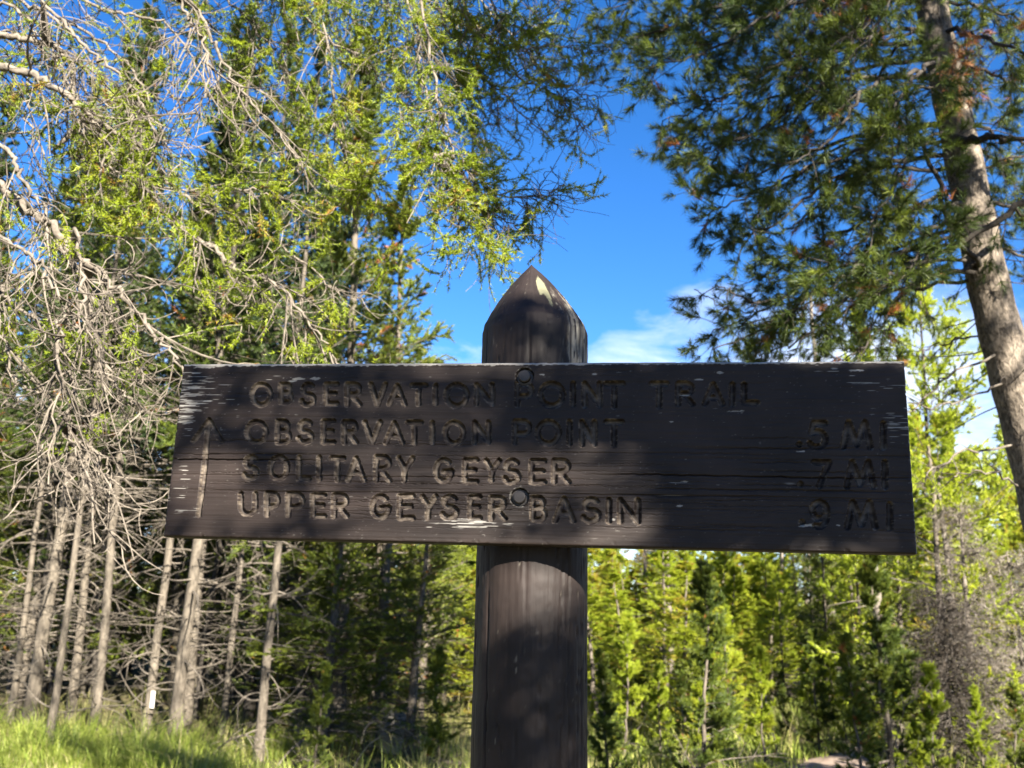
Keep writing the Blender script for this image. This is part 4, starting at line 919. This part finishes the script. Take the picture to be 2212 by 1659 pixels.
# unseen pine behind the photographer, needle clumps set out sunward to shape the shade
def unseen_shade_caster():
    global R
    keep = R; R = np.random.default_rng(500)
    bx, by = 3.1, -2.6
    root = empty('unseen_shade_caster', (bx, by, float(ground_z(bx, by))), 'broad pine behind the photographer whose boughs dapple the sign', 'tree'); O = np.array(root.location)
    m = MB(); z = np.linspace(0, 6.2, 12); P = np.stack([bx+.03*np.sin(z), by+.03*np.cos(z*2), z], -1); tubes(m, P, np.linspace(.16, .04, 12)[None], 12, .5); link('trunk', m.me('trunk', [MAT['bark']], True, O), root)
    def lit(x, y):
        if y > 1163:       # post
            return 1. if (y < 1322) else .0
        if y < 778:
            if x > 1090: return .35 if (abs(x-1150) < 70 and y > 690) else 0.
            y = 792
        v = 0.
        for cx_, cy_, rx, ry, th_, s_ in [(1010, 835, 130, 88, -.3, 1.), (890, 865, 150, 85, -.1, 1), (960, 900, 110, 60, -.5, .9), (640, 870, 100, 100, 0, .65), (780, 940, 190, 60, -.05, .9), (450, 1050, 85, 85, .1, 1), (1090, 1030, 330, 55, .03, 1), (720, 1075, 120, 60, 0, .7), (910, 1120, 210, 55, 0, 1), (1330, 1090, 95, 85, .3, 1), (1230, 1010, 150, 50, 0, 1), (390, 860, 20, 60, 0, .5), (560, 1095, 75, 55, 0, .85), (1110, 1110, 90, 50, 0, 1)]:
            dx, dy = x-cx_, y-cy_; u_ = (dx*math.cos(th_)+dy*math.sin(th_))/rx; w_ = (-dx*math.sin(th_)+dy*math.cos(th_))/ry
            if u_*u_+w_*w_ < 1: v = max(v, s_)
        if abs((x-1190)*.70+(y-1130)*.71) < 22 and y > 1090 and x < 1290: v = 0
        return v
    nd = MB(); tw = MB(); C = []; CX = []
    for x in np.arange(320, 2060, 24.):
        for y in list(np.arange(560, 1690, 24.))+(list(np.arange(790, 1180, 24.)+12) if x > 1430 else []):
            xx = x+R.uniform(-11, 11); yy = y+R.uniform(-11, 11)
            if yy < 770 or yy > 1200:
                if xx < 1000 or xx > 1470: continue
            if R.uniform() < 1-lit(xx, yy):
                a, b = sp(xx, yy); C.append(SCN+a*SA+b*SB+SUN*R.uniform(2.7, 3.7)); CX.append(xx > 1520 and 800 < yy < 1150)
    C = np.array(C); n = len(C)
    needles(nd, C-rdir(n)*.008, C+rdir(n)*.010, 30, .019, .008, 1.2, .5)
    # limbs that carry the clumps
    cen = C.mean(0)
    trunk = np.array([bx, by, 0.])
    limbs = []
    for k in range(9):
        e = C[R.choice(np.flatnonzero(CX))]
        s0 = trunk+np.array([0, 0, 2.3+.25*k]); mid = s0*.5+e*.5+np.array([0, 0, -.10])
        Q = spline([s0, mid, e], 16); mm = MB(); tubes(mm, Q, np.linspace(.022, .006, 16)[None], 7, .4); link('branch', mm.me('branch', [MAT['bark']], True, O), root); limbs.append(Q)
    LQ = np.concatenate([q[6:] for q in limbs])
    near = np.array([LQ[np.argmin(((LQ-c)**2).sum(1))] for c in C])
    w_ = np.stack([near, near*.5+C*.5+R.normal(0, .02, (n, 3)), C], 1); sel = R.uniform(size=n) < .5
    tubes(tw, w_[sel], np.array([[.003, .0025, .002]]), 3, .4)
    link('twigs', tw.me('twigs', [MAT['twig']], False, O), root)['kind'] = 'stuff'
    link('needles', nd.me('needles', [MAT['pine']], False, O), root)['kind'] = 'stuff'
    print('shade', n, nd.ntri()); R = keep
unseen_shade_caster()
def shade_canopy(name, lab, trunk, h, C, nn_, ln_, wd_, sp_, nl, seed):  # added out-of-view tree shape that carries clumps placed to throw shade
    global R
    keep = R; R = np.random.default_rng(seed); tx, ty = trunk
    root = empty(name, (tx, ty, float(ground_z(tx, ty))), lab, 'tree'); O = np.array(root.location)
    m = MB(); z = np.linspace(0, h, 12); P = np.stack([tx+.04*np.sin(z), ty+.04*np.cos(z*1.4), z], -1); tubes(m, P, np.linspace(.15, .03, 12)[None], 10, .5); link('trunk', m.me('trunk', [MAT['bark']], True, O), root)
    C = np.asarray(C); n = len(C); nd = MB(); tw = MB(); LQ = []
    needles(nd, C-rdir(n)*sp_, C+rdir(n)*sp_, nn_, ln_, wd_, 1.2, .45)
    for k in range(nl):
        e = C[R.integers(n)]; s0 = np.array([tx, ty, min(h-.3, max(2., e[2]-.3-.25*np.hypot(e[0]-tx, e[1]-ty)))]); Q = spline([s0, s0*.5+e*.5-np.array([0, 0, .12]), e], 14)
        mm = MB(); tubes(mm, Q, np.linspace(.028, .006, 14)[None], 6, .4); link('branch', mm.me('branch', [MAT['limb']], True, O), root); LQ.append(Q[4:])
    LQ = np.concatenate(LQ); near = np.array([LQ[np.argmin(((LQ-c)**2).sum(1))] for c in C])
    tubes(tw, np.stack([near, near*.5+C*.5-np.array([0, 0, .03]), C], 1), np.array([[.005, .004, .002]]), 3, .4)
    link('twigs', tw.me('twigs', [MAT['limb']], False, O), root)['kind'] = 'stuff'; link('needles', nd.me('needles', [MAT['pine']], False, O), root)['kind'] = 'stuff'; R = keep
rc = np.random.default_rng(901); cA = []; cB = []; cD = []
def up_sun(x, y, Y, t0, t1): return U(x, y, Y)+SUN*rc.uniform(t0, t1)
for x in np.arange(1010, 1420, 32.):
    for y in np.arange(-60, 620, 32.):
        if rc.uniform() < .70+.3*math.sin(x*.02+y*.013): cA.append(up_sun(x+rc.uniform(-14, 14), y+rc.uniform(-14, 14), 3.1, 3.0, 4.4))
for x in np.arange(-60, 1060, 40.):
    for y in np.arange(1130, 1640, 40.):
        pr = .92 if x > 600 else .8
        if y > 1560 and x < 560: pr = .35
        if x < 430: pr = .85 if math.sin(x*.021+1)*math.sin(y*.017+.4) > -.12 else .10
        if rc.uniform() < pr: cB.append(up_sun(x+rc.uniform(-15, 15), y+rc.uniform(-15, 15), 10.5, 12.6, 14.2))
shade_canopy('unseen_shade_caster', 'tall pine behind the photographer whose crown shades the wood at the left', (2.75, -1.25), 8.2, cA+cB, 42, .11, .016, .06, 16, 71)
for x in np.arange(-80, 800, 46.):
    for y in np.arange(60, 1010, 46.):
        if rc.uniform() < (.75 if math.sin(x*.013+.5)*math.sin(y*.011+1) > -.2 else .2): cD.append(up_sun(x+rc.uniform(-18, 18), y+rc.uniform(-18, 18), 12.5, 14.5, 17))
shade_canopy('unseen_shade_caster', 'very tall pine beside the photographer shading the crowns of the left stand', (3.6, -.6), 15.5, cD, 40, .16, .026, .09, 16, 73)
cC = []
for x in np.arange(1260, 2420, 40.):
    for y in np.arange(-150, 800, 40.):
        tr_ = abs(x-(2000+.19*y)) < 90
        v = math.sin(x*.016+1.3)*math.sin(y*.021+.6)
        if rc.uniform() < (.35 if tr_ else (.80 if v > -.25 else .25)): cC.append(up_sun(x+rc.uniform(-15, 15), y+rc.uniform(-15, 15), 4.9, 5.2, 6.8))
shade_canopy('unseen_shade_caster', 'broad pine beside the photographer whose crown shades the leaning pine', (5.4, -1.1), 9.0, cC, 42, .08, .013, .05, 14, 72)
for x, y, s, lab in [(7.6, .9, 1.0, 'dense pine beyond the right of the frame, beside the leaning pine'), (8.4, -1.9, 1.15, 'tall dense pine farther back at the right, out of the picture')]:
    plant(DK[NT % 3], 'dense_pine', (x, y, float(ground_z(x, y))), 1.3*x, (s*1.15, s*1.15, s), lab, 'tree')
# the wood closes in behind and beside the photographer too
for k, (x, y, s_, h_) in enumerate([(-5.5, -4, 1, 1), (-3.5, -6.5, 1.1, 1), (-1.2, -7.5, 1, .9), (-7.5, -1.5, 1.1, 1), (-7, 2, 1, 1.05), (-6, 5, 1, 1), (1.2, -9, 1, .8), (-4.5, -9, 1.2, 1.1), (-9, -5, 1.2, 1.1), (7.8, 3.2, .9, .5), (9.2, 6.0, .9, .5), (-8.5, 6.5, 1.1, 1.1)]):
    plant(DK[k % 3], 'dense_pine', (x, y, float(ground_z(x, y))), 1.7*k, (s_*1.2, s_*1.2, s_*h_), 'bushy pine standing round the clearing outside the picture', 'tree', 'pines round the clearing')
print('trees', NT)

print('TOTAL unique tris', sum(sum(len(p.vertices)-2 for p in me.polygons) if False else (len(me.loops)-2*len(me.polygons)) for me in bpy.data.meshes))
# ------------------------------------------------------------------ ground, path, rocks, grass
gxs = np.concatenate([np.linspace(-260, -22, 30), np.linspace(-20, 20, 90), np.linspace(22, 260, 30)])
gys = np.concatenate([np.linspace(-120, -9, 14), np.linspace(-8, 30, 84), np.linspace(32, 420, 40)])
Xg, Yg = np.meshgrid(gxs, gys); Zg = ground_z(Xg, Yg)
PATH = spline(np.array([(3.6, -8, 0), (3.45, 0, 0), (3.35, 6, 0), (3.17, 9.2, 0), (3.25, 10.2, 0), (3.9, 11.3, 0), (5.6, 12.5, 0), (9, 14, 0), (14, 17, 0)]), 120)
def path_d(x, y):
    x = np.asarray(x); return np.min(np.hypot(x[..., None]-PATH[:, 0], np.asarray(y)[..., None]-PATH[:, 1]), -1)
Vg = np.stack([Xg, Yg, Zg], -1).reshape(-1, 3); nxg = len(gxs)
vi = np.arange(len(Vg)).reshape(Xg.shape); Qg_ = np.stack([vi[:-1, :-1], vi[:-1, 1:], vi[1:, 1:], vi[1:, :-1]], -1).reshape(-1, 4)
def ground_mat(name, stops, sc=1.6, bump=.6):
    m, t, o = newmat(name); tcn = N(t, 'ShaderNodeTexCoord')
    n1 = N(t, 'ShaderNodeTexNoise', i_Scale=sc, i_Detail=10., i_Roughness=.7); L(t, tcn, 'Object', n1, 'Vector')
    n2 = N(t, 'ShaderNodeTexNoise', i_Scale=sc*18, i_Detail=5., i_Roughness=.7); L(t, tcn, 'Object', n2, 'Vector')
    a = N(t, 'ShaderNodeMath', operation='MULTIPLY_ADD'); a.inputs[1].default_value = .5; L(t, n2, 0, a, 0); L(t, n1, 0, a, 2)
    cr = ramp(t, stops); L(t, a, 0, cr, 0)
    p = N(t, 'ShaderNodeBsdfPrincipled', i_Roughness=.95); p.inputs['Specular IOR Level'].default_value = .1; L(t, cr, 0, p, 'Base Color')
    b = N(t, 'ShaderNodeBump', i_Strength=bump, i_Distance=.05); L(t, n2, 0, b, 'Height'); L(t, b, 0, p, 'Normal'); L(t, p, 0, o, 0); return m
MAT['ground'] = ground_mat('forest_floor', [(.45, (.045, .05, .02)), (.7, (.10, .095, .045)), (.95, (.17, .13, .08))])
MAT['path'] = ground_mat('trail_dirt', [(.4, (.19, .135, .10)), (.75, (.33, .25, .20)), (1, (.42, .34, .28))], 3)
MAT['rock'] = ground_mat('pale_rock', [(.4, (.20, .18, .15)), (.75, (.40, .36, .31)), (1, (.50, .46, .40))], 4, .8)
tag(link('ground', mesh('ground', Vg, None, Qg_, [MAT['ground']], smooth=True)), kind='structure')
tg = nrm(np.gradient(PATH, axis=0)); sd = np.stack([tg[:, 1], -tg[:, 0], 0*tg[:, 0]], -1)
rows = []
for k, w_ in enumerate(np.linspace(-.42, .42, 9)):
    q_ = PATH+sd*(w_*(1+.12*np.sin(np.arange(120)*.7+k*.2)))[:, None]; q_[:, 2] = ground_z(q_[:, 0], q_[:, 1])+.03-.10*w_*w_; rows.append(q_)
Vq = np.stack(rows, 1).reshape(-1, 3); vi = np.arange(len(Vq)).reshape(120, 9); Qq = np.stack([vi[:-1, :-1], vi[:-1, 1:], vi[1:, 1:], vi[1:, :-1]], -1).reshape(-1, 4)
tag(link('path', mesh('path', Vq, None, Qq, [MAT['path']], smooth=True)), kind='structure')

def rock(px, yb, w_, h_, lab, seed):
    r = np.random.default_rng(seed); n, m = 36, 20
    a = np.linspace(0, 2*math.pi, n, endpoint=False); b = np.linspace(-.5*math.pi+.05, .5*math.pi-.05, m); A, Bm = np.meshgrid(a, b)
    d = np.stack([np.cos(A)*np.cos(Bm), np.sin(A)*np.cos(Bm), np.sin(Bm)], -1)
    rad = np.ones(A.shape)
    for k in range(16):
        v = nrm(r.normal(size=3)); rad = np.minimum(rad, r.uniform(.62, .95)/np.clip(d@v, .05, None))
    rad += .03*np.sin(d@r.normal(size=3)*9)
    V = d*np.clip(rad, .3, 1.05)[..., None]*np.array([w_/2, w_*.38, h_*.62]); V[..., 2] += h_*.3
    vi = np.arange(n*m).reshape(m, n); Q = np.stack([vi[:-1], np.roll(vi, -1, 1)[:-1], np.roll(vi, -1, 1)[1:], vi[1:]], -1).reshape(-1, 4)
    p = hit(px, yb); o = link('boulder', mesh('boulder', V.reshape(-1, 3), None, Q, [MAT['rock']], smooth=True), None, p); o.rotation_euler = (0, 0, r.uniform(0, 6)); tag(o, lab, 'boulder')
rock(1362, 1560, .62, .40, 'pale rounded boulder in the undergrowth right of the post', 1)
rock(1395, 1585, .30, .18, 'small pale stone leaning against the boulder right of the post', 2)
rock(856, 1625, .45, .52, 'tan upright boulder among dark pines left of the post', 3)
# fallen log with roots
lp = hit(2150, 1625)
lg = empty('fallen_log', lp, 'bleached fallen log with splayed roots at the lower right', 'log')
Pl = spline(np.array([(-.35, -.2, .12), (.3, .1, .22), (.9, .4, .30), (1.6, .8, .30)]), 16); m = MB(); tubes(m, Pl, np.linspace(.10, .13, 16)[None], 12, .8); link('log_stem', m.me('log_stem', [MAT['twig']], True), lg)
m = MB(); S = np.repeat(Pl[:1], 26, 0)+R.normal(0, .05, (26, 3)); D = nrm(R.normal(size=(26, 3))*np.array([.8, .8, .9])+np.array([-.5, -.3, .2])); W = walk(S, D, R.uniform(.2, .6, 26), 7, .02, .3, .15); tubes(m, W, np.linspace(.022, .005, 7)[None], 5, .8)
link('roots', m.me('roots', [MAT['twig']], True), lg)
# leaning thin stick by the path
m = MB(); q0 = hit(1684, 1655); Pl = spline(np.array([(0, 0, 0), (-.04, 0, .25), (-.10, .02, .55), (-.12, .02, .75)])+q0, 10); Pl -= q0; tubes(m, Pl, np.linspace(.012, .005, 10)[None], 6, .5)
S, D, _, _ = along(Pl[None], 9, .2, 1); W = walk(S, side(D, .8), R.uniform(.06, .2, 9), 5, .02, .2, .1); tubes(m, W, np.linspace(.003, .001, 5)[None], 3, .5)
tag(link('dead_stick', m.me('dead_stick', [MAT['twig']], False), None, q0), 'thin dead stick upright at the left edge of the path', 'stick')

def grass(name, n, xr, yr, hgt, wd, tint, seed, mask=None, clump=0, lean=.5):
    r = np.random.default_rng(seed)
    if clump:
        cx_ = r.uniform(*xr, clump); cy_ = r.uniform(*yr, clump); k = r.integers(0, clump, n); rad_ = r.gamma(2, .07, n); a = r.uniform(0, 6.28, n); x = cx_[k]+rad_*np.cos(a); y = cy_[k]+rad_*np.sin(a); ch = r.uniform(.6, 1.35, clump)[k]
    else:
        x = r.uniform(*xr, n); y = r.uniform(*yr, n); ch = np.ones(n); a = r.uniform(0, 6.28, n)
    kp = path_d(x, y) > .34+r.uniform(0, .25, n)
    if mask is not None: kp &= r.uniform(size=n) < mask(x, y)
    x, y, ch, a = x[kp], y[kp], ch[kp], a[kp]; n = len(x)
    h = hgt*r.uniform(.35, 1.25, n)*ch*(.75+.45*np.sin(x*2.3+1)*np.sin(y*1.7)); ln = lean*r.uniform(.2, 1.2, n)*h
    b = np.stack([x, y, ground_z(x, y)-.01], -1); dr = np.stack([np.cos(a), np.sin(a), 0*a], -1); wv = np.stack([-np.sin(a+r.normal(0, .6, n)), np.cos(a), 0*a], -1)*wd*.5
    p1 = b+dr*(ln*.25)[:, None]+np.array([0, 0, 1.])*(h*.55)[:, None]; p2 = b+dr*ln[:, None]+np.array([0, 0, 1.])*(h*(.96-.25*r.uniform(0, 1, n)*lean))[:, None]
    V = np.stack([b-wv, b+wv, p1-wv*.8, p1+wv*.8, p2], 1).reshape(-1, 3); i = np.arange(n)[:, None]*5
    Q = i+np.array([0, 1, 3, 2]); T = i+np.array([2, 3, 4]); tt = np.repeat(np.clip(r.normal(tint, .14, n), 0, 1), 5)
    o = link(name, mesh(name, V, T, Q, [MAT['grass']], tint=tt)); o['kind'] = 'stuff'; o['category'] = 'grass'; return o
tag(grass('grass', 56000, (-8, 0.6), (8.2, 11.6), .21, .008, .68, 1, lambda x, y: np.clip(.55-(x+2.75)*.9, .012, 1)*np.clip(1.2-(y-9)*.35, .15, 1)), 'sunlit yellow-green grass growing round the pole pines at the lower left')
tag(grass('tall_grass', 12000, (-6.5, .3), (8.6, 11.5), .42, .008, .60, 2, lambda x, y: np.clip(.9-(x+2.6)*.8, .10, 1), 150, 1.15), 'long arching grass tufts standing out of the left meadow')
tag(grass('undergrowth', 48000, (.2, 12), (8.2, 18), .26, .014, .62, 3, None, 1500, .7), 'mixed green undergrowth on both sides of the path')
tag(grass('straw', 13000, (-6.5, 9), (8.4, 16), .45, .006, .98, 4, None, 300, 1.0), 'dry pale stalks scattered through the undergrowth')

# arched dead boughs lying in the shade left of the post
rf = np.random.default_rng(44)
for k, (px, yb) in enumerate([(600, 1655), (690, 1640), (760, 1665), (540, 1625), (930, 1650), (450, 1640)]):
    R = np.random.default_rng(600+k); q0 = hit(px, yb); a = rf.uniform(0, 6.28)
    W = walk(np.zeros((1, 3)), np.array([[math.cos(a)*.7, math.sin(a)*.4, .8]]), rf.uniform(.6, 1.1), 12, -.17, .1, .05); m = MB(); tubes(m, W, np.linspace(.011, .003, 12)[None], 6, .7)
    S, D, _, _ = along(W, 26, .2, 1); W2 = walk(S, side(D, .7), R.uniform(.1, .3, 26), 6, -.14, .15, .08); tubes(m, W2, np.linspace(.004, .0012, 6)[None], 3, R.uniform(.3, 1, 26))
    tag(link('dead_branch', m.me('dead_branch', [MAT['twig']], False), None, q0), 'arched dead bough lying in the shaded undergrowth left of the post', 'branch', 'dead boughs on the ground')
